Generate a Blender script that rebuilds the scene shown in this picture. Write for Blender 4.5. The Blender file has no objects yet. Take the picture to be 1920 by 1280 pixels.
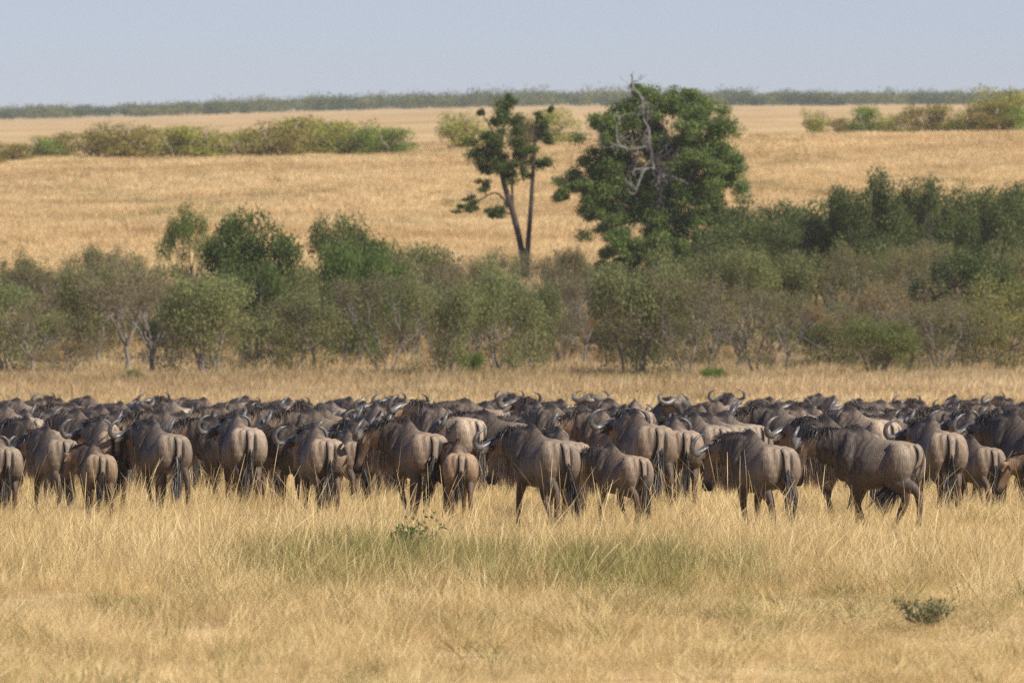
import bpy, math, random
import numpy as np
from mathutils import Vector, Matrix

# ------------------------------------------------------------------ camera, light, exposure
S = bpy.context.scene
COL = S.collection
F = 16000.0            # focal length in photo pixels (300 mm on a 36 mm wide sensor)
CAM_H = 2.35
cam_d = bpy.data.cameras.new("camera")
cam = bpy.data.objects.new("camera", cam_d)
COL.objects.link(cam)
cam.location = (0, 0, CAM_H)
cam.rotation_euler = (math.radians(90), 0, 0)
cam_d.sensor_width = 36
cam_d.lens = 300
cam_d.clip_start = 0.5
cam_d.clip_end = 30000
cam_d.dof.use_dof = True
cam_d.dof.focus_distance = 106
cam_d.dof.aperture_fstop = 6.6
S.camera = cam

SUN_AZ, SUN_EL = 52.0, 42.0      # degrees to the right of straight behind the camera, height
a, e = math.radians(SUN_AZ), math.radians(SUN_EL)
to_sun = Vector((math.sin(a) * math.cos(e), -math.cos(a) * math.cos(e), math.sin(e)))
sun_d = bpy.data.lights.new("sun", 'SUN')
sun_d.energy = 4.0
sun_d.angle = math.radians(0.55)
sun_d.color = (1.0, 0.93, 0.82)
sun = bpy.data.objects.new("sun", sun_d)
sun.rotation_euler = to_sun.to_track_quat('Z', 'Y').to_euler()
sun.location = (60, -60, 80)
COL.objects.link(sun)

W = bpy.data.worlds.new("World")
S.world = W
W.use_nodes = True
wn = W.node_tree
wn.nodes.clear()
w_out = wn.nodes.new('ShaderNodeOutputWorld')
w_bg = wn.nodes.new('ShaderNodeBackground')
w_sky = wn.nodes.new('ShaderNodeTexSky')
w_sky.sky_type = 'NISHITA'
w_sky.sun_disc = False
w_sky.sun_elevation = e
w_sky.sun_rotation = math.radians(180 - SUN_AZ)
w_sky.altitude = 1500
w_sky.air_density = 1.0
w_sky.dust_density = 0.7
w_sky.ozone_density = 6.0
w_bg.inputs['Strength'].default_value = 0.057
w_tint = wn.nodes.new('ShaderNodeMix'); w_tint.data_type = 'RGBA'; w_tint.blend_type = 'MULTIPLY'
w_tint.inputs[0].default_value = 1.0
w_tint.inputs[7].default_value = (1.04, 0.88, 0.945, 1)
wn.links.new(w_sky.outputs[0], w_tint.inputs[6])
wn.links.new(w_tint.outputs[2], w_bg.inputs['Color'])
wn.links.new(w_bg.outputs[0], w_out.inputs['Surface'])

S.view_settings.view_transform = 'Standard'
S.view_settings.look = 'None'
S.view_settings.exposure = 0.93
S.view_settings.gamma = 1.0
S.render.engine = 'CYCLES'
S.cycles.use_denoising = False
S.cycles.max_bounces = 6
S.cycles.transparent_max_bounces = 8
S.cycles.use_adaptive_sampling = False

rng = np.random.default_rng(7)
random.seed(7)

# ------------------------------------------------------------------ small helpers
def tag(o, label=None, cat=None, group=None, kind=None):
    if label: o['label'] = label
    if cat: o['category'] = cat
    if group: o['group'] = group
    if kind: o['kind'] = kind
    return o

def link(name, mesh, parent=None):
    o = bpy.data.objects.new(name, mesh)
    COL.objects.link(o)
    if parent: o.parent = parent
    return o

def empty(name, loc=(0, 0, 0)):
    o = bpy.data.objects.new(name, None)
    o.location = loc
    COL.objects.link(o)
    return o

def copy_tree(o, parent=None):
    c = o.copy()
    COL.objects.link(c)
    c.parent = parent
    for ch in list(o.children):
        copy_tree(ch, c)
    return c

def mesh_of(name, verts, faces, mats=(), smooth=True, col=None, matidx=None):
    me = bpy.data.meshes.new(name)
    me.from_pydata([tuple(map(float, v)) for v in verts], [], [tuple(map(int, f)) for f in faces])
    for m in mats: me.materials.append(m)
    if smooth: me.polygons.foreach_set('use_smooth', [True] * len(me.polygons))
    if matidx is not None: me.polygons.foreach_set('material_index', list(map(int, matidx)))
    if col is not None:
        at = me.color_attributes.new('coat', 'FLOAT_COLOR', 'POINT')
        c = np.ones((len(me.vertices), 4), np.float32)
        c[:, :3] = np.asarray(col, np.float32)
        at.data.foreach_set('color', c.ravel())
    me.update()
    return me

class MB:
    """collects verts / faces / colours; leaves come in as whole arrays"""
    def __init__(s): s.v, s.f, s.c, s.q = [], [], [], []
    def add(s, v, f, c=None):
        n = len(s.v)
        s.v.extend(v)
        s.f.extend([tuple(i + n for i in q) for q in f])
        if c is not None:
            s.c.extend([c] * len(v) if np.ndim(c) == 1 else list(c))
    def quads(s, v, c): s.q.append((v, c))
    def points(s): return np.concatenate([q[0].reshape(-1, 3) for q in s.q]) if s.q else np.array(s.v)
    def mesh(s, name, mats, smooth=True):
        if s.q:
            v = s.points(); c = np.repeat(np.concatenate([q[1] for q in s.q]), 4, 0)
            me = bpy.data.meshes.new(name)
            n = len(v); m = n // 4
            me.vertices.add(n); me.vertices.foreach_set('co', v.astype(np.float32).ravel())
            me.loops.add(n); me.loops.foreach_set('vertex_index', np.arange(n, dtype=np.int32))
            me.polygons.add(m); me.polygons.foreach_set('loop_start', np.arange(0, n, 4, dtype=np.int32))
            me.update(calc_edges=True)
            for k in mats: me.materials.append(k)
            at = me.color_attributes.new('coat', 'FLOAT_COLOR', 'POINT')
            cc = np.ones((n, 4), np.float32); cc[:, :3] = c
            at.data.foreach_set('color', cc.ravel())
            return me
        return mesh_of(name, s.v, s.f, mats, smooth, s.c if len(s.c) == len(s.v) and s.c else None)

def sm(x, a, b):
    t = np.clip((x - a) / (b - a), 0, 1)
    return t * t * (3 - 2 * t)

def loft(rings, cap=True):
    n = len(rings[0])
    v = [p for r in rings for p in r]
    f = []
    for i in range(len(rings) - 1):
        for j in range(n):
            k = (j + 1) % n
            f.append((i * n + j, i * n + k, (i + 1) * n + k, (i + 1) * n + j))
    if cap:
        f.append(tuple(range(n - 1, -1, -1)))
        m = (len(rings) - 1) * n
        f.append(tuple(range(m, m + n)))
    return v, f

def tube(pts, rad, lat=(0, 1, 0), n=12, cap=True):
    """rings along a path; rad = list of r or (lateral, other)"""
    P = [np.array(p, float) for p in pts]
    rings = []
    L = np.array(lat, float)
    for i, p in enumerate(P):
        t = P[min(i + 1, len(P) - 1)] - P[max(i - 1, 0)]
        t /= np.linalg.norm(t) + 1e-9
        l = L - t * L.dot(t)
        if np.linalg.norm(l) < 0.05:
            l = np.cross(t, (0.3, 0.2, 1))
        l /= np.linalg.norm(l) + 1e-9
        u = np.cross(t, l)
        ra, rb = rad[i] if np.ndim(rad[i]) else (rad[i], rad[i])
        rings.append([p + l * ra * math.cos(w) + u * rb * math.sin(w) for w in np.linspace(0, 2 * math.pi, n, endpoint=False)])
    return loft(rings, cap)

def ball(c, r, nu=12, nv=8):
    v, f = [], []
    rr = r if np.ndim(r) else (r, r, r)
    for i in range(nv + 1):
        th = math.pi * (i + 0.02) / (nv + 0.04)
        for j in range(nu):
            ph = 2 * math.pi * j / nu
            v.append((c[0] + rr[0] * math.sin(th) * math.cos(ph), c[1] + rr[1] * math.sin(th) * math.sin(ph), c[2] + rr[2] * math.cos(th)))
    for i in range(nv):
        for j in range(nu):
            k = (j + 1) % nu
            f.append((i * nu + j, (i + 1) * nu + j, (i + 1) * nu + k, i * nu + k))
    f.append(tuple(range(nu)))
    f.append(tuple(range((nv + 1) * nu - 1, nv * nu - 1, -1)))
    return v, f

def catmull(pts, per=6):
    P = [np.array(p, float) for p in pts]
    P = [2 * P[0] - P[1]] + P + [2 * P[-1] - P[-2]]
    out = []
    for i in range(1, len(P) - 2):
        for t in np.linspace(0, 1, per, endpoint=False):
            a0, a1, a2, a3 = P[i - 1], P[i], P[i + 1], P[i + 2]
            out.append(0.5 * (2 * a1 + (a2 - a0) * t + (2 * a0 - 5 * a1 + 4 * a2 - a3) * t * t + (3 * a1 - a0 - 3 * a2 + a3) * t ** 3))
    out.append(P[-2])
    return out

# ------------------------------------------------------------------ materials
class NT:
    def __init__(s, name):
        s.m = bpy.data.materials.new(name)
        s.m.use_nodes = True
        s.t = s.m.node_tree
        s.t.nodes.clear()
        s.out = s.n('ShaderNodeOutputMaterial')
    def n(s, typ, **kw):
        x = s.t.nodes.new(typ)
        for k, v in kw.items(): setattr(x, k, v)
        return x
    def l(s, a, b): s.t.links.new(a, b)
    def noise(s, scale, detail=4, rough=0.55, vec=None):
        x = s.n('ShaderNodeTexNoise')
        x.inputs['Scale'].default_value = scale
        x.inputs['Detail'].default_value = detail
        x.inputs['Roughness'].default_value = rough
        if vec is not None: s.l(vec, x.inputs['Vector'])
        return x.outputs['Fac']
    def ramp(s, fac, stops):
        r = s.n('ShaderNodeValToRGB')
        el = r.color_ramp.elements
        while len(el) < len(stops): el.new(0.5)
        for q, (p, c) in zip(el, stops):
            q.position = p
            q.color = (*c, 1)
        s.l(fac, r.inputs[0])
        return r.outputs[0]
    def mix(s, fac, a, b, mode='MIX'):
        x = s.n('ShaderNodeMix', data_type='RGBA', blend_type=mode)
        for k, v in ((0, fac), (6, a), (7, b)):
            if hasattr(v, 'links'): s.l(v, x.inputs[k])
            elif k == 0: x.inputs[0].default_value = v
            else: x.inputs[k].default_value = (*v, 1)
        return x.outputs[2]
    def mapped(s, vec, scale=(1, 1, 1), rot=(0, 0, 0)):
        x = s.n('ShaderNodeMapping')
        x.inputs['Scale'].default_value = scale
        x.inputs['Rotation'].default_value = rot
        s.l(vec, x.inputs['Vector'])
        return x.outputs[0]
    def maprange(s, fac, a, b, c=0.0, d=1.0):
        x = s.n('ShaderNodeMapRange')
        for i, v in enumerate((a, b, c, d)): x.inputs[i + 1].default_value = v
        s.l(fac, x.inputs[0])
        return x.outputs[0]
    def bsdf(s, col, rough=0.8, spec=0.3, bump=None, bstr=0.3, bdist=0.02, sheen=0.0):
        p = s.n('ShaderNodeBsdfPrincipled')
        if hasattr(col, 'links'): s.l(col, p.inputs['Base Color'])
        else: p.inputs['Base Color'].default_value = (*col, 1)
        p.inputs['Roughness'].default_value = rough
        p.inputs['Specular IOR Level'].default_value = spec
        if sheen: p.inputs['Sheen Weight'].default_value = sheen
        if bump is not None:
            b = s.n('ShaderNodeBump')
            b.inputs['Strength'].default_value = bstr
            b.inputs['Distance'].default_value = bdist
            s.l(bump, b.inputs['Height'])
            s.l(b.outputs[0], p.inputs['Normal'])
        return p.outputs[0]
    def leafy(s, col, trans=0.3, rough=0.6, spec=0.25):
        """thin leaf or blade: diffuse/gloss with some light passing through"""
        p = s.bsdf(col, rough, spec)
        t = s.n('ShaderNodeBsdfTranslucent')
        if hasattr(col, 'links'): s.l(col, t.inputs['Color'])
        else: t.inputs['Color'].default_value = (*col, 1)
        x = s.n('ShaderNodeMixShader')
        x.inputs[0].default_value = trans
        s.l(p, x.inputs[1]); s.l(t.outputs[0], x.inputs[2])
        return x.outputs[0]
    def done(s, sh):
        s.l(sh, s.out.inputs['Surface'])
        return s.m

def mat_coat():
    m = NT('wildebeest_coat')
    at = m.n('ShaderNodeVertexColor', layer_name='coat').outputs['Color']
    oi = m.n('ShaderNodeObjectInfo')
    tc = m.n('ShaderNodeTexCoord').outputs['Object']
    # fine hair running down the flanks, and faint brindling
    hair = m.noise(60, 4, 0.6, m.mapped(tc, (1.0, 1.0, 0.16)))
    blot = m.noise(5.5, 4, 0.6, tc)
    c = m.mix(1.0, at, oi.outputs['Color'], 'MULTIPLY')
    c = m.mix(1.0, c, m.ramp(hair, [(0.28, (0.55, 0.55, 0.55)), (0.72, (1.42, 1.40, 1.36))]), 'MULTIPLY')
    c = m.mix(1.0, c, m.ramp(blot, [(0.3, (0.82, 0.82, 0.83)), (0.7, (1.14, 1.12, 1.1))]), 'MULTIPLY')
    return m.done(m.bsdf(c, 0.58, 0.34, hair, 0.55, 0.014))

def mat_hair(name, lo, hi, trans=0.08, rough=0.45):
    m = NT(name)
    oi = m.n('ShaderNodeObjectInfo')
    tc = m.n('ShaderNodeTexCoord').outputs['Object']
    c = m.ramp(m.noise(35, 3, 0.6, tc), [(0.3, lo), (0.7, hi)])
    c = m.mix(0.5, c, m.mix(1.0, c, oi.outputs['Color'], 'MULTIPLY'))
    return m.done(m.leafy(c, trans, rough, 0.4))

def mat_horn():
    m = NT('horn')
    tc = m.n('ShaderNodeTexCoord').outputs['Object']
    nz = m.noise(14, 5, 0.6, tc)
    c = m.ramp(nz, [(0.3, (0.045, 0.042, 0.04)), (0.7, (0.16, 0.15, 0.14))])
    return m.done(m.bsdf(c, 0.38, 0.5, m.noise(70, 3, 0.5, tc), 0.3, 0.006))

def mat_eye():
    m = NT('eye')
    return m.done(m.bsdf((0.012, 0.01, 0.009), 0.35, 0.2))

def mat_grass(name, stops, trans=0.35, bands=0.0):
    """blade colour varies from patch to patch and from tuft to tuft"""
    m = NT(name)
    pos = m.n('ShaderNodeNewGeometry').outputs['Position']
    oi = m.n('ShaderNodeObjectInfo').outputs['Random']
    nz = m.noise(0.55, 5, 0.65, pos)
    ad = m.n('ShaderNodeMath', operation='MULTIPLY_ADD')
    m.l(oi, ad.inputs[0]); ad.inputs[1].default_value = 0.45
    m.l(nz, ad.inputs[2])
    f = m.maprange(ad.outputs[0], 0.35, 1.05)
    c = m.ramp(f, stops)
    at = m.n('ShaderNodeVertexColor', layer_name='coat').outputs['Color']
    c = m.mix(1.0, c, at, 'MULTIPLY')
    if bands:
        bn = m.noise(1.0, 4, 0.6, m.mapped(pos, (0.030, 0.045, 0.0)))
        c = m.mix(bands, c, m.mix(1.0, c, m.ramp(bn, [(0.34, (0.72, 0.64, 0.54)), (0.47, (0.93, 0.89, 0.84)), (0.6, (1.12, 1.13, 1.14))]), 'MULTIPLY'))
    return m.done(m.leafy(c, trans, 0.55, 0.3))

def mat_ground():
    m = NT('savanna_ground')
    pos = m.n('ShaderNodeNewGeometry').outputs['Position']
    big = m.noise(1.0, 5, 0.62, m.mapped(pos, (0.018, 0.03, 0.0)))
    mid = m.noise(0.16, 5, 0.65, m.mapped(pos, (0.4, 1, 1)))
    fine = m.noise(2.2, 6, 0.7, pos)
    c = m.ramp(big, [(0.33, (0.39, 0.275, 0.145)), (0.47, (0.46, 0.335, 0.178)), (0.62, (0.52, 0.388, 0.212))])
    c = m.mix(1.0, c, m.ramp(mid, [(0.28, (0.74, 0.70, 0.62)), (0.62, (1.12, 1.1, 1.08))]), 'MULTIPLY')
    c = m.mix(1.0, c, m.ramp(fine, [(0.25, (0.68, 0.66, 0.62)), (0.75, (1.22, 1.2, 1.18))]), 'MULTIPLY')
    return m.done(m.bsdf(c, 0.95, 0.1, fine, 0.6, 0.25))

def mat_leaf(name, trans=0.45):
    m = NT(name)
    at = m.n('ShaderNodeVertexColor', layer_name='coat').outputs['Color']
    oi = m.n('ShaderNodeObjectInfo')
    c = m.mix(1.0, at, oi.outputs['Color'], 'MULTIPLY')
    return m.done(m.leafy(c, trans, 0.55, 0.3))

def mat_bark(name, lo, hi):
    m = NT(name)
    tc = m.n('ShaderNodeTexCoord').outputs['Object']
    nz = m.noise(9, 5, 0.65, m.mapped(tc, (1, 1, 0.25)))
    return m.done(m.bsdf(m.ramp(nz, [(0.3, lo), (0.7, hi)]), 0.9, 0.15, nz, 0.6, 0.03))

M_COAT = mat_coat()
M_MANE = mat_hair('black_hair', (0.012, 0.011, 0.010), (0.068, 0.057, 0.048))
M_MANE_BROWN = mat_hair('brown_hair', (0.035, 0.02, 0.013), (0.12, 0.07, 0.042))
M_BEARD = mat_hair('pale_hair', (0.22, 0.165, 0.11), (0.48, 0.38, 0.27), 0.2)
M_HORN = mat_horn()
M_EYE = mat_eye()
M_GROUND = mat_ground()
M_LEAF = mat_leaf('leaves')
M_BARK = mat_bark('grey_bark', (0.14, 0.118, 0.095), (0.34, 0.30, 0.25))
M_BARK_DARK = mat_bark('dark_bark', (0.045, 0.036, 0.028), (0.13, 0.105, 0.085))
M_BARK_PALE = mat_bark('bleached_wood', (0.15, 0.135, 0.12), (0.36, 0.33, 0.30))
M_STRAW = mat_grass('dry_grass', [(0.0, (0.27, 0.195, 0.09)), (0.3, (0.53, 0.39, 0.175)), (0.65, (0.72, 0.555, 0.28)), (1.0, (0.82, 0.69, 0.42))])
M_GREEN = mat_grass('green_grass', [(0.0, (0.12, 0.135, 0.035)), (0.45, (0.21, 0.21, 0.06)), (1.0, (0.46, 0.39, 0.16))])
M_RUST = mat_grass('far_grass', [(0.0, (0.56, 0.39, 0.195)), (0.35, (0.72, 0.53, 0.275)), (0.7, (0.81, 0.64, 0.36)), (1.0, (0.85, 0.72, 0.45))], 0.45, 0.75)

# ------------------------------------------------------------------ ground
D_T = [0, 120, 200, 240, 300, 345, 420, 500, 600, 720, 900, 1300, 2500, 3200, 4300]
def zpy(d, py): return CAM_H - (py - 640) * d / F
_PY = {345: (697, 697, 700), 420: (590, 585, 590), 500: (482, 474, 470), 600: (385, 365, 352), 720: (312, 279, 252),
       900: (282, 246, 230), 1300: (250, 219, 212), 2500: (227, 201, 198), 3200: (222, 197, 193), 4300: (226, 202, 199)}
_ZN = {0: 0, 120: 0, 200: -0.32, 240: -0.25, 300: 0.42}
Z_L, Z_C, Z_R = [], [], []
for d in D_T:
    if d in _ZN:
        q = (_ZN[d],) * 3
    else:
        q = tuple(zpy(d, p) for p in _PY[d])
    Z_L.append(q[0]); Z_C.append(q[1]); Z_R.append(q[2])

def ground_z(x, d):
    x = np.asarray(x, float); d = np.asarray(d, float)
    dd = np.maximum(d, 0)
    u = np.clip(x / np.maximum(dd, 1.0) / 0.06, -1.3, 1.3)
    zl, zc, zr = np.interp(dd, D_T, Z_L), np.interp(dd, D_T, Z_C), np.interp(dd, D_T, Z_R)
    z = np.where(u < 0, zc + (zl - zc) * -u, zc + (zr - zc) * u)
    far = sm(dd, 250, 500)
    z = z + far * (0.22 * np.sin(x * 0.11 + dd * 0.043) + 0.16 * np.sin(x * 0.047 - dd * 0.081 + 1.3))
    near = 1 - sm(dd, 200, 300)
    z = z + near * (0.025 * np.sin(x * 0.9 + dd * 0.31) + 0.02 * np.sin(x * 1.7 - dd * 0.53))
    return z
def gz(x, d): return float(ground_z(x, d))

rows = list(np.arange(-40, 40, 8.0)) + list(np.arange(40, 220, 2.0)) + list(np.arange(220, 740, 4.0)) + list(np.geomspace(740, 4300, 90))
us = np.concatenate([np.linspace(-1.0, -0.09, 14), np.linspace(-0.085, 0.085, 86), np.linspace(0.09, 1.0, 14)])
gv, gf = [], []
for d in rows:
    xs = us * (max(d, 0) + 30)
    zz = ground_z(xs, np.full_like(xs, d))
    gv.extend(zip(xs, np.full_like(xs, d), zz))
nu = len(us)
for i in range(len(rows) - 1):
    for j in range(nu - 1):
        gf.append((i * nu + j, i * nu + j + 1, (i + 1) * nu + j + 1, (i + 1) * nu + j))
tag(link('ground', mesh_of('ground', gv, gf, [M_GROUND])), 'dry golden savanna rising to a distant ridge', None, None, 'structure')

# ------------------------------------------------------------------ grass
def blade(mb, base, h, w, lean, ang, curve, tint, seg=3, head=False):
    dirv = np.array((math.cos(ang), math.sin(ang), 0))
    side = np.array((-math.sin(ang + 0.7), math.cos(ang + 0.7), 0))
    v = []
    for i in range(seg + 1):
        t = i / seg
        p = np.array(base) + dirv * (lean * t + curve * t * t) * h + np.array((0, 0, h * t * (1 - 0.25 * curve * t)))
        ww = w * (1 - t) ** 0.7
        if head and t > 0.6: ww = w * 1.5 * (1.15 - t) / 0.4
        if i < seg or head: v += [p - side * ww * 0.5, p + side * ww * 0.5]
        else: v.append(p)
    f = []
    for i in range(seg):
        if i == seg - 1 and not head: f.append((2 * i, 2 * i + 1, 2 * i + 2))
        else: f.append((2 * i, 2 * i + 1, 2 * i + 3, 2 * i + 2))
    mb.add(v, f, (tint * 1.0, tint * 0.99, tint * 0.96))

def clump(name, n, rad, h0, h1, w, lean, curve, mat, stems=0, r=None, stem_h=1.0, var=(0.72, 1.18)):
    mb = MB()
    for _ in range(n):
        q = rad * math.sqrt(r.random()); t = r.random() * 6.283
        ang = r.random() * 6.283 if r.random() < 0.6 else t
        blade(mb, (q * math.cos(t), q * math.sin(t), -0.02), r.uniform(h0, h1), w * r.uniform(0.7, 1.3), r.uniform(0, lean), ang, r.uniform(0, curve), r.uniform(*var))
    for _ in range(stems):
        q = rad * math.sqrt(r.random()); t = r.random() * 6.283
        blade(mb, (q * math.cos(t), q * math.sin(t), -0.02), stem_h * r.uniform(0.75, 1.2), w * 0.8, r.uniform(0.02, 0.35), r.random() * 6.283, r.uniform(0, 0.35), r.uniform(0.85, 1.15), 5, True)
    o = bpy.data.objects.new(name, mb.mesh(name, [mat], True))
    return o

def scatter(name, pts, rot, scl, var, sources, label):
    me = bpy.data.meshes.new(name)
    me.vertices.add(len(pts))
    me.vertices.foreach_set('co', np.asarray(pts, np.float32).ravel())
    for nm, arr in (('rot', rot), ('scl', scl)):
        at = me.attributes.new(nm, 'FLOAT_VECTOR', 'POINT')
        at.data.foreach_set('vector', np.asarray(arr, np.float32).ravel())
    at = me.attributes.new('var', 'INT', 'POINT')
    at.data.foreach_set('value', np.asarray(var, np.int32))
    me.update()
    coll = bpy.data.collections.new(name + '_tufts')
    for s in sources: coll.objects.link(s)
    g = bpy.data.node_groups.new(name, 'GeometryNodeTree')
    g.interface.new_socket('Geometry', in_out='INPUT', socket_type='NodeSocketGeometry')
    g.interface.new_socket('Geometry', in_out='OUTPUT', socket_type='NodeSocketGeometry')
    N, L = g.nodes, g.links
    gi, go = N.new('NodeGroupInput'), N.new('NodeGroupOutput')
    ci = N.new('GeometryNodeCollectionInfo')
    ci.inputs['Collection'].default_value = coll
    ci.inputs['Separate Children'].default_value = True
    ci.inputs['Reset Children'].default_value = True
    iop = N.new('GeometryNodeInstanceOnPoints')
    iop.inputs['Pick Instance'].default_value = True
    def named(nm, typ):
        x = N.new('GeometryNodeInputNamedAttribute')
        x.data_type = typ
        x.inputs['Name'].default_value = nm
        return next(s for s in x.outputs if s.enabled and s.name == 'Attribute')
    e2r = N.new('FunctionNodeEulerToRotation')
    L.new(named('rot', 'FLOAT_VECTOR'), e2r.inputs[0])
    L.new(gi.outputs[0], iop.inputs['Points'])
    L.new(ci.outputs[0], iop.inputs['Instance'])
    L.new(named('var', 'INT'), iop.inputs['Instance Index'])
    L.new(e2r.outputs[0], iop.inputs['Rotation'])
    L.new(named('scl', 'FLOAT_VECTOR'), iop.inputs['Scale'])
    L.new(iop.outputs[0], go.inputs[0])
    o = link(name, me)
    o.modifiers.new('scatter', 'NODES').node_group = g
    return tag(o, label, 'grass', None, 'stuff')

def vnoise(x, y, seed=0):
    """cheap smooth value noise in 0..1"""
    def h(ix, iy):
        n = np.sin(ix * 127.1 + iy * 311.7 + seed * 74.7) * 43758.5453
        return n - np.floor(n)
    ix, iy = np.floor(x), np.floor(y)
    fx, fy = x - ix, y - iy
    fx, fy = fx * fx * (3 - 2 * fx), fy * fy * (3 - 2 * fy)
    return (h(ix, iy) * (1 - fx) + h(ix + 1, iy) * fx) * (1 - fy) + (h(ix, iy + 1) * (1 - fx) + h(ix + 1, iy + 1) * fx) * fy

R = random.Random(11)
near_src = []
for i in range(3): near_src.append(clump('tuft_a%d' % i, 64, 0.26, 0.14, 0.36, 0.0034, 0.95, 0.7, M_STRAW, 0, R))              # 0-2 short
for i in range(3): near_src.append(clump('tuft_b%d' % i, 58, 0.22, 0.22, 0.52, 0.0034, 0.75, 0.7, M_STRAW, 5, R, 0.72))       # 3-5 tall
for i in range(2): near_src.append(clump('tuft_c%d' % i, 48, 0.20, 0.14, 0.52, 0.0058, 0.75, 0.7, M_GREEN, 0, R, 1.0, (0.45, 1.5)))             # 6-7 green
for i in range(2): near_src.append(clump('tuft_d%d' % i, 5, 0.12, 0.3, 0.5, 0.005, 0.3, 0.4, M_STRAW, 4, R, 1.0))             # 8-9 seed stems

def near_grass():
    P, Rr, Sc, V = [], [], [], []
    r = np.random.default_rng(3)
    for d0, d1, dens in ((54, 100, 15), (100, 150, 11), (150, 215, 5)):
        area = (d1 - d0) * 0.134 * (d0 + d1) / 2
        n = int(area * dens)
        d = np.sqrt(r.uniform(d0 ** 2, d1 ** 2, n))
        x = d * r.uniform(-0.067, 0.067, n)
        px, py = 960 + F * x / d, 640 + F * CAM_H / d
        k = vnoise(x * 0.45, d * 0.22, 1) * 0.6 + vnoise(x * 1.4, d * 0.5, 2) * 0.4
        tall = sm(py, 1150, 1040)                                  # taller stand just before the herd
        green = np.exp(-((px - 740) / 230) ** 2 - ((py - 1068) / 36) ** 2) + 0.85 * np.exp(-((px - 1200) / 210) ** 2 - ((py - 1085) / 38) ** 2) \
            + 0.20 * np.exp(-((px - 1550) / 420) ** 2 - ((py - 1150) / 50) ** 2) + 0.10 * np.exp(-((px - 400) / 300) ** 2 - ((py - 1130) / 30) ** 2) + 0.07
        green = green * (0.5 + 1.1 * vnoise(x * 1.1, d * 0.33, 5))
        u = r.random(n)
        var = np.where(r.random(n) < np.clip(0.12 + 0.8 * tall, 0, 0.9), r.integers(3, 6, n), r.integers(0, 3, n))
        var = np.where(u < green * 0.8, r.integers(6, 8, n), var)
        green = np.clip(green, 0, 1)
        var = np.where((u > 0.93) & (tall > 0.25), r.integers(8, 10, n), var)
        s = (0.62 + 0.62 * k) * r.uniform(0.8, 1.2, n)
        hs = s * (0.55 + 0.25 * tall) * (1 - 0.45 * sm(-py, -1085, -1015))
        hs = np.where(var >= 8, np.maximum(hs, s * 0.72) * r.uniform(0.7, 1.15, n), hs)
        hs = np.where((var == 6) | (var == 7), hs * (1 + 0.4 * np.clip(green, 0, 1)), hs)
        hs = hs * (1 - 0.42 * sm(px, 900, 1350) * sm(py, 1110, 1150))          # short cropped turf at lower right
        patch = np.clip(green - 0.25, 0, 1)
        keep = r.random(n) > 0.5 * patch
        s = np.where((k < 0.22) & (tall < 0.4), s * 0.75, s)
        z = ground_z(x, d)
        for i in np.nonzero(keep)[0]:
            P.append((x[i], d[i], z[i])); V.append(var[i])
            Rr.append((r.normal(0, 0.2), r.normal(0, 0.2), r.random() * 6.283)); Sc.append((s[i], s[i], hs[i]))
    scatter('dry_grass', P, Rr, Sc, V, near_src, 'sun-bleached tall dry grass with green tufts in front of the herd')
near_grass()

far_src = []
for i in range(3): far_src.append(clump('tuft_far%d' % i, 60, 0.75, 0.22, 0.5, 0.022, 0.5, 0.5, M_RUST, 0, R))
for i in range(2): far_src.append(clump('tuft_farg%d' % i, 60, 0.7, 0.2, 0.5, 0.024, 0.5, 0.5, M_GREEN, 0, R))
def far_grass():
    P, Rr, Sc, V = [], [], [], []
    r = np.random.default_rng(4)
    for d0, d1, dens in ((212, 330, 1.6), (330, 480, 0.6), (480, 760, 1.2)):
        n = int((d1 - d0) * 0.136 * (d0 + d1) / 2 * dens)
        d = np.sqrt(r.uniform(d0 ** 2, d1 ** 2, n))
        x = d * r.uniform(-0.068, 0.068, n)
        k = vnoise(x * 0.09, d * 0.05, 8) * 0.6 + vnoise(x * 0.3, d * 0.13, 9) * 0.4
        keep = k > 0.14
        g = r.random(n) < np.where(vnoise(x * 0.13, d * 0.06, 12) > 0.72, 0.22, 0.035)
        var = np.where(g, r.integers(3, 5, n), r.integers(0, 3, n))
        s = (0.6 + 0.8 * k) * r.uniform(0.8, 1.2, n)
        z = ground_z(x, d)
        for i in np.nonzero(keep)[0]:
            P.append((x[i], d[i], z[i])); V.append(var[i])
            Rr.append((r.normal(0, .1), r.normal(0, .1), r.random() * 6.283)); Sc.append((s[i] * 1.3, s[i] * 1.3, s[i] * 0.85))
    scatter('hillside_grass', P, Rr, Sc, V, far_src, 'golden dry grass covering the valley and the far slope')
far_grass()

# ------------------------------------------------------------------ trees and shrubs
def branch(mb, p0, p1, r0, r1, r, wob=0.08, n=5, seg=4):
    p0, p1 = np.array(p0, float), np.array(p1, float)
    L = np.linalg.norm(p1 - p0)
    pts, rad = [], []
    for i in range(seg + 1):
        t = i / seg
        o = np.array([r.uniform(-1, 1), r.uniform(-1, 1), r.uniform(-0.5, 0.5)]) * wob * L * math.sin(math.pi * t)
        pts.append(p0 + (p1 - p0) * t + o); rad.append(r0 + (r1 - r0) * t)
    mb.add(*tube(pts, rad, (1, 0.1, 0.05), n))
    return pts

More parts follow.
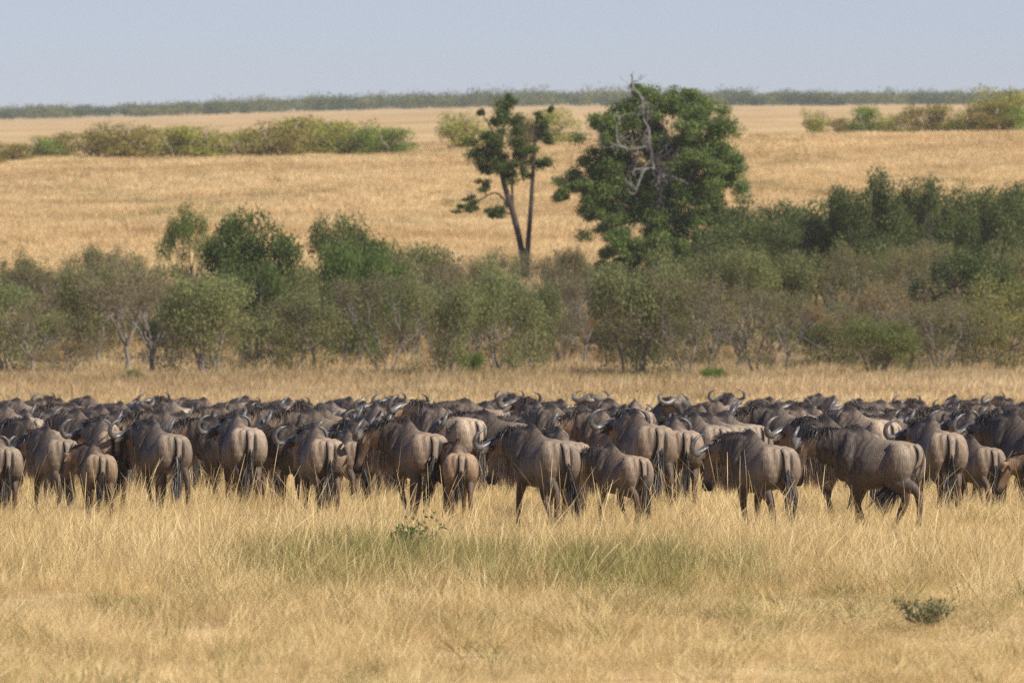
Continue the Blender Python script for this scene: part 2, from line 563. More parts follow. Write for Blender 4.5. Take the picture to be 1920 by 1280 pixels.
def leaves(mb, c, rad, n, size, r, cols, shell=0.55):
    if n < 1: return
    g = np.random.default_rng(r.randrange(1 << 30))
    d = g.normal(size=(n, 3)); d /= np.linalg.norm(d, axis=1)[:, None] + 1e-9
    q = np.where(g.random(n) < 0.8, shell + (1 - shell) * g.random(n), g.random(n)) * g.uniform(0.8, 1.12, n)
    p = np.array(c, float) + d * np.array(rad) * q[:, None]
    nrm = d * 0.55 + g.normal((0, 0, 0.25), 1, (n, 3)) * 0.6
    nrm /= np.linalg.norm(nrm, axis=1)[:, None] + 1e-9
    t = np.cross(nrm, g.normal(size=(n, 3))); t /= np.linalg.norm(t, axis=1)[:, None] + 1e-9
    b = np.cross(nrm, t)
    s = (size * g.uniform(0.55, 1.25, n))[:, None]
    v = np.stack([p - t * s - b * s * 0.25, p + b * s * 0.45 - t * 0.1 * s, p + t * s + b * s * 0.1, p - b * s * 0.5], 1)
    k = np.array(cols)[g.integers(0, len(cols), n)] * g.uniform(0.75, 1.25, n)[:, None]
    mb.quads(v, k)

GREENS = [(0.1088, 0.1492, 0.0356), (0.1404, 0.193, 0.0454), (0.193, 0.237, 0.0551), (0.0789, 0.1088, 0.0292)]
OLIVES = [(0.2756, 0.2888, 0.1103), (0.2232, 0.2495, 0.0858), (0.3412, 0.3282, 0.1348), (0.1837, 0.21, 0.0784)]
DRYS = [(0.3375, 0.2732, 0.1361), (0.27, 0.2257, 0.1166), (0.405, 0.3326, 0.1652), (0.225, 0.2257, 0.0972)]
YELLOWS = [(0.275, 0.275, 0.0688), (0.22, 0.2407, 0.0625), (0.3438, 0.3162, 0.0938), (0.1788, 0.2063, 0.0562)]

def make_plant(name, seed, kind):
    """root Empty > trunk, crown; about 4 m tall and 4 m wide before scaling"""
    r = random.Random(seed)
    root = empty(name)
    wood, crown = MB(), MB()
    H = 4.0
    def fan(p, direction, L, rad, depth, spread, tips):
        end = np.array(p) + np.array(direction) * L
        branch(wood, p, end, rad, rad * 0.62, r, 0.10)
        if depth == 0:
            tips.append(end); return
        for _ in range(r.choice((2, 3, 3)) if depth > 1 else 3):
            dv = np.array(direction) + np.array([r.gauss(0, 1), r.gauss(0, 1), r.gauss(0.12, 0.5)]) * spread
            dv /= np.linalg.norm(dv)
            fan(end, dv, L * r.uniform(0.62, 0.88), rad * 0.6, depth - 1, spread * 1.08, tips)
    tips = []
    if kind == 'dry':                    # twiggy many-stemmed shrub, thin leaf
        for k in range(r.choice((4, 5, 6))):
            t = r.random() * 6.283; w = r.uniform(0.2, 0.75)
            dv = np.array([math.cos(t) * w, math.sin(t) * w, 1.0]); dv /= np.linalg.norm(dv)
            fan((math.cos(t) * 0.2, math.sin(t) * 0.2, -0.1), dv, r.uniform(1.0, 1.4), 0.055, 3, 0.42, tips)
        for p in tips:
            p[2] = min(p[2], 4.0)
            leaves(crown, p, (0.46, 0.46, 0.36), 62, 0.042, r, DRYS + OLIVES[:1], 0.2)
        for k in range(26):
            t = r.random() * 6.283; q = r.uniform(0.2, 1.7)
            leaves(crown, (math.cos(t) * q, math.sin(t) * q, r.uniform(0.4, 2.9)), (0.5, 0.5, 0.45), 120, 0.042, r, DRYS + OLIVES[:2], 0.2)
        bark, lm = M_BARK, M_LEAF
    elif kind == 'vase':                 # little single-trunk tree opening upwards, mostly bare
        fan((0, 0, -0.1), (0.03, 0, 1), 1.1, 0.13, 0, 0.4, [])
        for k in range(5):
            t = k * 1.257 + r.uniform(-0.3, 0.3); w = r.uniform(0.45, 0.95)
            dv = np.array([math.cos(t) * w, math.sin(t) * w, 1.0]); dv /= np.linalg.norm(dv)
            fan((0.03, 0, 0.9), dv, r.uniform(0.9, 1.2), 0.06, 3, 0.38, tips)
        for p in tips: leaves(crown, p, (0.44, 0.44, 0.28), 44, 0.042, r, DRYS, 0.2)
        bark = M_BARK
    elif kind == 'olive':                # denser shrub, grey-green
        for k in range(5):
            t = r.random() * 6.283; w = r.uniform(0.15, 0.7)
            dv = np.array([math.cos(t) * w, math.sin(t) * w, 1.0]); dv /= np.linalg.norm(dv)
            fan((math.cos(t) * 0.25, math.sin(t) * 0.25, -0.1), dv, r.uniform(1.0, 1.35), 0.06, 2, 0.45, tips)
        for p in tips:
            leaves(crown, p, (0.66, 0.66, 0.5), 270, 0.054, r, OLIVES, 0.45)
        for k in range(26):
            t = r.random() * 6.283; q = r.uniform(0.3, 1.8)
            leaves(crown, (math.cos(t) * q, math.sin(t) * q, r.uniform(0.35, 2.2)), (0.6, 0.6, 0.55), 170, 0.054, r, OLIVES + DRYS[:1], 0.4)
        bark = M_BARK
    elif kind == 'green':                # clumped evergreen tree with a short trunk
        for k in range(3):
            t = k * 2.1 + r.uniform(-0.4, 0.4); w = r.uniform(0.12, 0.5)
            dv = np.array([math.cos(t) * w, math.sin(t) * w, 1.0]); dv /= np.linalg.norm(dv)
            fan((math.cos(t) * 0.12, math.sin(t) * 0.12, -0.1), dv, r.uniform(1.35, 1.65), 0.09, 2, 0.5, tips)
        for p in tips:
            leaves(crown, p, (0.66, 0.66, 0.5), 430, 0.058, r, GREENS + OLIVES[:1], 0.5)
        for k in range(12):
            t = r.random() * 6.283; q = r.uniform(0.2, 1.3)
            leaves(crown, (math.cos(t) * q, math.sin(t) * q, r.uniform(1.2, 3.0)), (0.6, 0.6, 0.5), 260, 0.058, r, GREENS + OLIVES[:2], 0.5)
        bark = M_BARK_DARK
    elif kind == 'round':                # low bush seen far away, foliage to the ground
        for k in range(4):
            t = r.random() * 6.283
            branch(wood, (0, 0, -0.1), (math.cos(t) * 1.0, math.sin(t) * 1.0, r.uniform(1.5, 2.6)), 0.07, 0.03, r)
        for k in range(22):
            t = r.random() * 6.283; q = r.uniform(0.1, 1.45)
            z = r.uniform(0.25, 3.4 - q * 0.9)
            leaves(crown, (math.cos(t) * q, math.sin(t) * q, z), (0.75, 0.75, 0.58), 170, 0.085, r, YELLOWS, 0.5)
        bark = M_BARK
    link('trunk', wood.mesh('trunk', [bark]), root)
    link('crown', crown.mesh('crown', [M_LEAF], False), root)
    co = crown.points()
    root['w'] = float(np.percentile(np.abs(co[:, :2]), 96)) * 2
    root['h'] = float(np.percentile(co[:, 2], 99))
    return root

PROTO = {}
NAMES = {'dry': 'dry_shrub', 'vase': 'bare_tree', 'olive': 'olive_shrub', 'green': 'evergreen_tree', 'round': 'rounded_bush'}
for kind, cnt in (('dry', 3), ('vase', 2), ('olive', 3), ('green', 4), ('round', 3)):
    PROTO[kind] = [make_plant(NAMES[kind], hash_ * 13 + 5 + len(kind), kind) for hash_ in range(cnt)]
USED = set()
PLANTS = []
def plant(kind, px, d, py_top, width_px, tint=(1, 1, 1), label=None, var=None, group=None, cat=None, sink=0.0):
    """puts a plant whose top shows at py_top in the photograph"""
    i = (len(PLANTS) if var is None else var) % len(PROTO[kind])
    src = PROTO[kind][i]
    x = (px - 960) / F * d
    z = gz(x, d) - sink
    top = zpy(d, py_top)
    h = max(top - z, 0.5)
    if id(src) in USED: o = copy_tree(src)
    else: o = src; USED.add(id(src))
    sz = h / src['h']; sw = width_px * d / F / src['w']
    o.location = (x, d, z)
    o.rotation_euler = (0, 0, R.random() * 6.283)
    o.scale = (sw, sw, sz)
    for ch in o.children:
        if ch.name.startswith('crown'): ch.color = (*tint, 1)
    PLANTS.append((o, px, d, kind))
    tag(o, label, cat or {'dry': 'shrub', 'olive': 'shrub', 'green': 'tree', 'vase': 'tree', 'round': 'bush'}[kind], group)
    return o

ORD = ['first', 'second', 'third', 'fourth', 'fifth', 'sixth', 'seventh', 'eighth', 'ninth', 'tenth', 'eleventh', 'twelfth', 'thirteenth', 'fourteenth',
       'fifteenth', 'sixteenth', 'seventeenth', 'eighteenth', 'nineteenth', 'twentieth', 'twenty-first', 'twenty-second', 'twenty-third', 'twenty-fourth',
       'twenty-fifth', 'twenty-sixth', 'twenty-seventh', 'twenty-eighth', 'twenty-ninth', 'thirtieth']
def ordinal(i): return ORD[i] if i < len(ORD) else 'number %d' % (i + 1)

# --- single trees one can point at
plant('green', 472, 352, 402, 168, (0.85, 0.95, 0.8), 'dark round-crowned evergreen tree standing out above the left bushes', 0)
plant('green', 356, 425, 392, 95, (1.15, 1.2, 0.9), 'narrow bright green tree just left of the dark round-crowned tree', 1)
plant('green', 662, 356, 412, 150, (1.05, 1.0, 1.05), 'tall loose olive-green tree with several stems, right of the dark round-crowned tree', 2)
plant('green', 1812, 352, 468, 190, (0.72, 0.8, 0.7), 'dark bushy tree in front of paler shrubs near the right edge', 1)
plant('vase', 1480, 338, 548, 165, (1.1, 0.95, 0.85), 'bare grey little tree opening like a vase, standing free of the right thicket', 0)
plant('vase', 1386, 340, 540, 150, (1.0, 0.95, 0.85), 'bare twiggy little tree left of the vase-shaped one', 1)
plant('vase', 285, 333, 520, 200, (0.9, 0.85, 0.8), 'spreading leafless tree with a pale trunk before the left thicket', 0)
plant('vase', 60, 337, 560, 130, (0.9, 0.9, 0.8), 'small bare tree with a pale leaning trunk at the left edge', 1)
plant('vase', 400, 331, 590, 90, (1.0, 0.85, 0.8), 'short dry sapling with a dark foot in front of the dark round-crowned tree', 1)
plant('olive', 1642, 330, 604, 150, (0.88, 0.92, 0.68), 'low green bush in front of the round dry shrub at right', 0)
plant('dry', 1640, 342, 520, 230, (1.15, 1.0, 0.95), 'round pinkish-brown dry shrub behind the low green bush', 1)
plant('olive', 1885, 344, 520, 180, (1.35, 1.25, 1.0), 'pale yellowish shrub beside the dark bushy tree at the right edge', 1)
plant('olive', 885, 325, 655, 60, (0.8, 1.05, 0.5), 'little green bush alone in the grass behind the middle of the herd', 2)
plant('olive', 1335, 318, 690, 42, (0.8, 1.1, 0.5), 'small bright bush in the grass left of the vase-shaped tree', 0)
plant('olive', 245, 318, 692, 34, (0.8, 1.0, 0.5), 'tiny green plant in the grass below the spreading leafless tree', 1)
plant('dry', 120, 330, 640, 130, (1.0, 0.85, 0.8), 'low brown dry shrub beside the pale leaning trunk', 2)
plant('dry', 1145, 341, 560, 100, (1.25, 0.95, 0.65), 'rusty-leaved thin shrub in the middle of the thicket', 0)

plant('olive', 655, 345.5, 432, 165, (0.62, 0.85, 0.5), 'tall green bush with foliage almost to the ground under the tall loose olive-green tree', 2)

plant('olive', 472, 350, 492, 125, (0.6, 0.75, 0.5), 'dark green bush filling in below the dark round-crowned tree', 0)

# --- the thicket along the valley, in three depths
def thicket():
    r = random.Random(5)
    front = [(25, 505, 'olive'), (105, 495, 'dry'), (175, 500, 'olive'), (235, 505, 'dry'), (330, 510, 'dry'), (395, 500, 'olive'), (545, 520, 'olive'), (585, 560, 'dry'),
             (725, 520, 'dry'), (775, 495, 'dry'), (835, 500, 'olive'), (895, 520, 'dry'), (945, 505, 'olive'), (1000, 500, 'olive'), (1055, 495, 'dry'),
             (1100, 520, 'olive'), (1190, 500, 'olive'), (1235, 520, 'dry'), (1285, 505, 'dry'), (1335, 520, 'dry'), (1425, 540, 'dry'),
             (1540, 545, 'dry'), (1585, 560, 'olive'), (1712, 560, 'dry'), (1755, 545, 'dry')]
    g = 'shrubs along the front of the thicket'
    for i, (px, py, kind) in enumerate(front):
        t = r.uniform(0.85, 1.15)
        if i % 4 == 3: kind = 'vase'
        plant(kind, px, r.uniform(345, 362) if r.random() < 0.55 else r.uniform(324, 345), py + r.uniform(-22, 24), r.uniform(125, 215), (t, t * r.uniform(0.94, 1.06), t * 0.95),
              {'dry': 'grey-brown twiggy shrub', 'olive': 'grey-green leafy shrub', 'vase': 'thin-stemmed half-bare tree'}[kind] + ', %s from the left along the front of the thicket' % ordinal(i), None, g)
    low = [(15, 610), (90, 600), (150, 590), (205, 600), (330, 590), (430, 600), (520, 590), (575, 605), (630, 600), (705, 590), (765, 585), (820, 600), (870, 590), (930, 595), (985, 585), (1040, 595), (1095, 590),
           (1165, 600), (1215, 585), (1270, 595), (1330, 600), (1430, 605), (1520, 600), (1570, 610), (1700, 605), (1760, 600), (1840, 605), (1905, 600)]
    g = 'low shrubs at the foot of the thicket'
    for i, (px, py) in enumerate(low):
        kind = 'dry' if r.random() < 0.6 else 'olive'
        t = r.uniform(0.7, 1.0)
        plant(kind, px, r.uniform(352, 366), py + r.uniform(-14, 10), r.uniform(95, 140), (t, t * 0.97, t * 0.92),
              ('low brown twiggy shrub' if kind == 'dry' else 'low grey-green shrub') + ' at the foot of the thicket, %s from the left' % ordinal(i), None, g)
    mid = [(-10, 485), (60, 480), (140, 470), (205, 480), (290, 485), (380, 505), (520, 490), (570, 480), (720, 490), (760, 470), (815, 470), (880, 475), (930, 478),
           (1020, 472), (1070, 468), (1125, 480), (1290, 480), (1345, 470), (1400, 465), (1460, 470), (1520, 470), (1580, 480), (1640, 480),
           (1700, 475), (1750, 465), (1850, 470), (1910, 460)]
    g = 'shrubs in the second line of the thicket'
    for i, (px, py) in enumerate(mid):
        kind = 'olive' if r.random() < 0.62 else 'dry'
        t = r.uniform(0.8, 1.1)
        plant(kind, px, r.uniform(372, 395), py + r.uniform(-16, 20), r.uniform(95, 170), (t, t, t * 0.9),
              ('brownish twiggy shrub' if kind == 'dry' else 'dull green shrub') + ' showing above the thicket front, %s from the left in its line' % ordinal(i), None, g)
    canopy = [(1350, 455, 110), (1402, 418, 110), (1442, 372, 120), (1498, 405, 100), (1540, 380, 110), (1585, 400, 100), (1618, 328, 95), (1660, 400, 120), (1702, 340, 75),
              (1738, 395, 110), (1782, 345, 105), (1825, 385, 90), (1858, 355, 100), (1905, 350, 80), (1930, 390, 100), (1560, 450, 130), (1640, 455, 130), (1720, 450, 130), (1800, 445, 130), (1470, 455, 120), (1880, 440, 120)]
    g = 'green trees above the right thicket'
    for i, (px, py, w) in enumerate(sorted(canopy)):
        t = r.uniform(0.85, 1.2)
        plant('green', px, r.uniform(405, 440), py, w * r.uniform(1.3, 1.65), (t, t, t),
              'green-crowned tree above the right thicket, %s from the left of its row' % ordinal(i), None, g)
    ridge = [(80, 258, 60, 'g'), (128, 250, 70, 'b'), (178, 245, 70, 'b'), (232, 232, 100, 'b'), (285, 240, 80, 'b'), (330, 238, 70, 'y'), (378, 238, 80, 'y'), (420, 250, 60, 'b'), (468, 246, 80, 'y'),
             (520, 225, 90, 'b'), (565, 220, 90, 'y'), (610, 228, 90, 'y'), (655, 228, 80, 'y'), (695, 240, 70, 'g'), (735, 240, 70, 'g'), (30, 270, 60, 'b'), (-5, 268, 60, 'b')]
    tint = {'g': (0.75, 1.0, 0.5), 'b': (1.1, 0.9, 0.85), 'y': (1.25, 1.2, 0.85)}
    word = {'g': 'bright green', 'b': 'brown-green', 'y': 'yellow-green'}
    for i, (px, py, w, c) in enumerate(sorted(ridge)):
        plant('round', px, r.uniform(722, 745), py, w * 1.35, tint[c], '%s bush on the left ridge, %s from the left of the row' % (word[c], ordinal(i)), None, 'bushes on the left ridge')
    for px, py, w, c, lab in ((868, 212, 85, 'y', 'round yellow-green bush on the ridge left of the thin tree'), (1035, 205, 80, 'y', 'round yellow-green bush on the ridge between the thin and the big tree'),
                              (985, 222, 60, 'b', 'brownish bush on the ridge behind the thin tree')):
        plant('round', px, 735, py, w * 1.1, tint[c], lab)
    rr = [(1532, 208, 42, 'y'), (1576, 222, 40, 'b'), (1620, 200, 60, 'g'), (1668, 214, 55, 'y'), (1718, 200, 60, 'b'), (1755, 196, 60, 'b'), (1800, 215, 50, 'y'), (1835, 196, 60, 'b'), (1872, 190, 70, 'b'), (1905, 200, 60, 'g'), (1890, 166, 90, 'y')]
    for i, (px, py, w, c) in enumerate(sorted(rr)):
        plant('round', px, 735 if py > 180 else 800, py, w * 1.25, tint[c], '%s bush on the right ridge, %s from the left of the row' % (word[c], ordinal(i)), None, 'bushes on the right ridge')
thicket()

# --- the big tree and the thin two-stemmed tree
def outline_tree(name, d, base_px, clumps, limbs, pale, leafn, size, cols, label, bark, dead_label=None, spread=0.48, spray=(0.42, 0.8)):
    """clumps: (px, py, radius px, depth offset m); limbs: lists of (px, py, r) ; real metres about the trunk"""
    r = random.Random(len(clumps))
    bx = (base_px - 960) / F * d
    bz = gz(bx, d)
    root = empty(name, (bx, d, bz))
    k = d / F
    def P(px, py, dy=0.0): return np.array(((px - base_px) * k, dy, zpy(d, py) - bz))
    wood, crown, dead = MB(), MB(), MB()
    nodes = []
    for lim in limbs:
        pts = catmull([P(*(q[:2] if len(q) < 4 else (q[0], q[1], q[3]))) for q in lim], 4)
        rad = np.interp(np.linspace(0, 1, len(pts)), np.linspace(0, 1, len(lim)), [q[2] * k * 0.72 for q in lim])
        wood.add(*tube(pts, rad, (1, 0.1, 0.05), 7))
        nodes += pts[len(pts) // 3:]
    for lim in pale:
        pts = catmull([P(q[0], q[1], q[3] * 0.72) for q in lim], 5)
        rad = np.interp(np.linspace(0, 1, len(pts)), np.linspace(0, 1, len(lim)), [q[2] * k * 0.34 for q in lim])
        dead.add(*tube(pts, rad, (1, 0.1, 0.05), 7))
        for q in pts[2::2]:
            tip = q + np.array((r.gauss(0, 0.5), r.uniform(-0.5, 0.2), r.gauss(0.15, 0.45)))
            branch(dead, q, tip, 0.035, 0.012, r, 0.2)
            branch(dead, (q + tip) / 2, tip + np.array((r.gauss(0, 0.4), r.gauss(-0.1, 0.2), r.gauss(0, 0.4))), 0.022, 0.008, r, 0.2)
    for (px, py, rp, dy) in clumps:
        c = P(px, py, dy)
        rr = rp * k * r.uniform(0.75, 1.1)
        near = min(nodes, key=lambda q: np.linalg.norm(q - c + np.array((0, 0, 0.4 * rr))))
        if np.linalg.norm(near - c) > 0.3: branch(wood, near, c, 0.045, 0.012, r, 0.1)
        m = max(5, int(rp / 5))
        for _ in range(m):                       # each clump is several sprays
            q = c + np.array([r.gauss(0, 1), r.gauss(0, 1), r.gauss(0, 0.85)]) * rr * spread
            leaves(crown, q, (rr * r.uniform(*spray), rr * r.uniform(*spray), rr * r.uniform(*spray) * 0.75), int(leafn * 20 * (rp / 40) ** 1.6 / m), size, r, cols, 0.1)
    link('trunk', wood.mesh('trunk', [bark]), root)
    link('crown', crown.mesh('crown', [M_LEAF], False), root)
    if pale:
        dl = link('dead_branches', dead.mesh('dead_branches', [M_BARK_PALE]), root)
        dl['label'] = dead_label
    tag(root, label, 'tree')
    return root

outline_tree('thin_tree', 438, 983,
    [(950, 212, 30, 0), (962, 232, 30, .4), (903, 212, 11, 0), (1032, 206, 10, 0), (918, 262, 30, -.3), (905, 290, 30, 0), (935, 290, 30, .3), (968, 262, 30, 0), (1008, 240, 22, .2),
     (992, 292, 28, 0), (1012, 305, 20, 0), (950, 312, 32, -.2), (912, 318, 22, 0), (905, 345, 15, 0), (968, 325, 24, .3), (925, 398, 20, 0), (940, 388, 18, 0), (876, 392, 18, 0), (884, 378, 14, 0), (1025, 258, 16, 0), (1008, 218, 12, 0), (960, 190, 18, 0)],
    [[(982, 520, 9), (978, 470, 8.5), (962, 400, 8), (945, 345, 7), (938, 300, 5), (945, 230, 3)],
     [(985, 520, 9), (990, 455, 7), (996, 380, 6), (1000, 310, 5), (1004, 250, 3.5), (1008, 210, 2)],
     [(962, 400, 4), (960, 350, 3.5), (962, 300, 3)], [(955, 385, 3), (930, 362, 2.4), (905, 372, 2), (880, 388, 1.6)],
     [(940, 330, 3), (920, 300, 2.4), (905, 280, 1.6)], [(1000, 310, 3), (1025, 300, 2.2), (1042, 318, 1.4)], [(938, 300, 2.6), (925, 250, 2), (905, 215, 1.2)]],
    [], 230, 0.062, GREENS, 'thin two-stemmed tree with open clumped crown left of the big tree', M_BARK_DARK, None, 0.42, (0.38, 0.9))

big = [(1215, 205, 45, 0), (1160, 225, 45, -1), (1265, 200, 42, .5), (1310, 215, 42, 0), (1345, 240, 38, 0), (1130, 265, 42, 0), (1185, 280, 50, 1.6), (1240, 270, 50, 1.6), (1300, 270, 50, .8),
       (1350, 290, 40, 0), (1375, 310, 26, 0), (1110, 310, 42, 0), (1075, 340, 36, 0), (1060, 365, 24, 0), (1150, 340, 50, 1.5), (1215, 340, 50, 2), (1280, 340, 50, 1), (1340, 350, 42, 0),
       (1370, 340, 22, 0), (1100, 370, 32, 0), (1140, 400, 38, -.5), (1190, 410, 48, 0), (1250, 400, 48, .5), (1310, 400, 45, 0), (1345, 400, 30, 0), (1200, 240, 60, .8), (1260, 320, 70, .6), (1180, 370, 66, .6), (1300, 360, 60, .6), (1240, 440, 60, .4), (1150, 300, 50, .6), (1320, 260, 50, .8), (1225, 195, 40, .6), (1180, 520, 40, -.5), (1250, 520, 44, -.5), (1320, 490, 40, 0), (1150, 480, 34, 0), (1130, 440, 34, -.5), (1120, 330, 46, .5), (1345, 300, 46, .5), (1350, 370, 44, .3), (1180, 215, 46, .8), (1300, 210, 46, .8), (1110, 390, 34, 0), (1345, 450, 36, .3), (1210, 540, 44, 0), (1290, 530, 44, 0), (1160, 520, 36, 0), (1160, 450, 38, -1), (1215, 455, 44, -1), (1275, 450, 42, 0),
       (1320, 445, 34, 0), (1185, 485, 34, -1), (1240, 490, 36, 0), (1290, 490, 34, 0), (1200, 175, 24, 0), (1290, 180, 26, 0), (1188, 168, 12, 0), (1095, 345, 26, -1.2), (1330, 310, 36, -1.5), (1285, 240, 34, -1.5), (1145, 250, 26, -1.5)]
outline_tree('big_tree', 432, 1235, big,
    [[(1235, 530, 26), (1232, 470, 24), (1238, 390, 20), (1235, 320, 16), (1215, 260, 12), (1205, 215, 8)], [(1238, 400, 13), (1290, 340, 10), (1330, 290, 6), (1345, 250, 3)],
     [(1232, 430, 12), (1170, 370, 9), (1110, 340, 6), (1070, 350, 3)], [(1236, 360, 10), (1270, 280, 7), (1290, 210, 3)], [(1225, 480, 9), (1175, 450, 6), (1150, 430, 3)], [(1240, 460, 9), (1300, 420, 6), (1345, 390, 3)]],
    [[(1225, 330, 8, -2.0), (1222, 295, 8, -1.9), (1214, 275, 8, -2.0), (1185, 282, 8, -2.2), (1160, 272, 7, -2.2), (1155, 245, 6, -2.2), (1162, 220, 4, -2.1)],
     [(1214, 275, 8, -2.0), (1216, 245, 6, -2.1), (1206, 225, 6, -2.0), (1205, 195, 5, -2.2), (1196, 175, 5, -1.5), (1187, 165, 7, -.6), (1185, 146, 5, -.4)],
     [(1185, 282, 6, -2.2), (1150, 272, 4, -2.3), (1135, 258, 3, -2.2)],
     [(1250, 345, 8, -2.2), (1235, 322, 7, -2.0), (1210, 318, 7, -2.1), (1196, 345, 6, -2.2), (1190, 365, 5, -2.1)], [(1235, 322, 6, -2.0), (1262, 335, 5, -2.2), (1280, 340, 3, -2.2)],
     [(1210, 318, 5, -2.1), (1185, 320, 4, -2.3), (1172, 335, 3, -2.2)], [(1222, 300, 5, -1.9), (1245, 292, 4, -2.1), (1260, 280, 2.5, -2.1)]],
    215, 0.07, [(a * 1.75, b_ * 1.75, c * 1.5) for a, b_, c in GREENS] + [(0.11, 0.15, 0.09)], 'big broad dark green tree with bleached dead limbs curling in its crown', M_BARK_DARK, 'bleached dead branches curling inside the crown')

# --- wood along the horizon: one far-off mass
def far_wood():
    r = random.Random(21)
    mb = MB()
    for i in range(760):
        d = r.uniform(2500, 3150)
        px = r.uniform(-60, 1980)
        x = (px - 960) / F * d
        z = gz(x, d)
        h = r.uniform(3.1, 5.3) * (1.35 if r.random() < 0.12 else 1) * (1.15 if 500 < px < 1200 else 1)
        w = h * r.uniform(0.7, 1.3)
        t = r.random()
        cols = [(0.07, 0.105, 0.028), (0.09, 0.125, 0.032), (0.05, 0.08, 0.028)] if t < 0.6 else [(0.19, 0.20, 0.05), (0.15, 0.17, 0.045)]
        leaves(mb, (x, d, z + h * 0.45), (w, w, h * 0.5), 240, 0.4, r, cols, 0.2)
    tag(link('far_woodland', mb.mesh('far_woodland', [M_LEAF], False)), 'dark band of woodland along the horizon', 'woodland', None, 'stuff')
far_wood()



# --- single plants in the near grass
def weed(name, px, d, n, h, spread, leaf, cols, label, woody):
    r = random.Random(int(px))
    x = (px - 960) / F * d
    root = empty(name, (x, d, gz(x, d)))
    st, lf = MB(), MB()
    for k in range(n):
        t = r.random() * 6.283; w = r.uniform(0.2, 1.0) * spread
        tip = np.array((math.cos(t) * w, math.sin(t) * w, h * r.uniform(0.55, 1.05)))
        pts = branch(st, (0, 0, 0), tip, 0.006, 0.002, r, 0.12, 4, 5)
        for q in pts[1:]:
            leaves(lf, q, (0.045, 0.045, 0.04) if woody else (0.07, 0.07, 0.05), 9 if woody else 5, leaf, r, cols, 0.3)
    link('stem', st.mesh('stem', [M_BARK_DARK]), root)
    link('foliage', lf.mesh('foliage', [M_LEAF], False), root)
    tag(root, label, 'plant')
weed('broad_leaved_weed', 748, 91, 9, 0.40, 0.22, 0.045, [(0.07, 0.13, 0.04), (0.10, 0.17, 0.05)], 'green broad-leaved weed poking out of the grass in front of the herd', False)
weed('thorny_shrublet', 1732, 69.8, 34, 0.25, 0.30, 0.015, [(0.17, 0.19, 0.08), (0.21, 0.22, 0.10), (0.12, 0.13, 0.06)], 'low grey-green thorny shrublet in the short grass at lower right', True)
weed('creeping_weed', 792, 92.5, 6, 0.48, 0.30, 0.026, [(0.09, 0.12, 0.045), (0.12, 0.14, 0.05)], 'thin leafy sprig beside the broad-leaved weed', False)

# --- thin cloud high above, its shade lying over the valley and the thicket
def cloud():
    m = NT('cloud')
    tc = m.n('ShaderNodeTexCoord').outputs['Object']
    ln = m.n('ShaderNodeVectorMath', operation='LENGTH')
    m.l(m.mapped(tc, (1 / 230, 1 / 118, 1 / 230)), ln.inputs[0])
    edge = m.maprange(ln.outputs['Value'], 0.55, 1.0, 1.0, 0.0)
    nz = m.maprange(m.noise(0.02, 4, 0.6, tc), 0.35, 0.65, 0.5, 1.0)
    f = m.n('ShaderNodeMath', operation='MULTIPLY'); m.l(edge, f.inputs[0]); m.l(nz, f.inputs[1])
    g = m.n('ShaderNodeMath', operation='MULTIPLY'); m.l(f.outputs[0], g.inputs[0]); g.inputs[1].default_value = 0.28
    tr = m.n('ShaderNodeBsdfTransparent'); di = m.n('ShaderNodeBsdfDiffuse'); di.inputs['Color'].default_value = (0.9, 0.9, 0.9, 1)
    mx = m.n('ShaderNodeMixShader')
    m.l(g.outputs[0], mx.inputs[0]); m.l(tr.outputs[0], mx.inputs[1]); m.l(di.outputs[0], mx.inputs[2])
    m.done(mx.outputs[0])
    v, f = ball((0, 0, 0), (230, 118, 16), 48, 20)
    r = random.Random(2)
    v = [(x * (1 + .05 * math.sin(y * .09)), y * (1 + .08 * math.sin(x * .06 + 1)), z * (1 + .3 * math.sin(x * .07) * math.cos(y * .11))) for x, y, z in v]
    o = link('cloud', mesh_of('cloud', v, f, [m.m]))
    c = Vector((10, 374, 5)) + to_sun * 1000
    o.location = c
    tag(o, 'thin high cloud shading the valley', 'cloud', None, 'structure')
cloud()
# ------------------------------------------------------------------ wildebeest
def torso_ring(x, top, bot, w, zc, n=26, narrow=0.0):
    out = []
    for t in np.linspace(0, 2 * math.pi, n, endpoint=False):
        c, s = math.cos(t), math.sin(t)
        y = w * math.copysign(abs(c) ** 0.85, c)
        if s > 0: y *= 1 - narrow * s ** 1.6
        z = zc + (top - zc) * math.copysign(abs(s) ** 0.92, s) if s > 0 else zc + (zc - bot) * math.copysign(abs(s) ** 0.92, s)
        out.append(np.array((x, y, z)))
    return out

TORSO = [(-0.665, 0.99, 0.85, 0.035, 0.93, 0), (-0.645, 1.055, 0.75, 0.115, 0.92, 0), (-0.595, 1.105, 0.66, 0.19, 0.91, .12), (-0.50, 1.14, 0.60, 0.238, 0.89, .28), (-0.37, 1.16, 0.585, 0.258, 0.86, .38),
         (-0.24, 1.165, 0.575, 0.262, 0.82, .44), (-0.08, 1.175, 0.55, 0.282, 0.80, .5), (0.07, 1.205, 0.53, 0.288, 0.79, .56), (0.20, 1.275, 0.52, 0.268, 0.80, .63), (0.31, 1.345, 0.53, 0.238, 0.84, .70),
         (0.40, 1.368, 0.57, 0.212, 0.89, .72), (0.50, 1.325, 0.63, 0.182, 0.93, .66), (0.60, 1.25, 0.72, 0.138, 0.97, .5), (0.65, 1.18, 0.82, 0.08, 0.99, .4)]

DEF = dict(poll=(1.02, 1.10), hyaw=0.0, pitch=74, legs=((4, -3), (-6, -8), (0, 0), (0, 0)), horn=1.26, tail=(0.0, 0.0), tuft=0.0, beard=1.0, mane=1.0, calf=False, seed=1, fat=0.95)

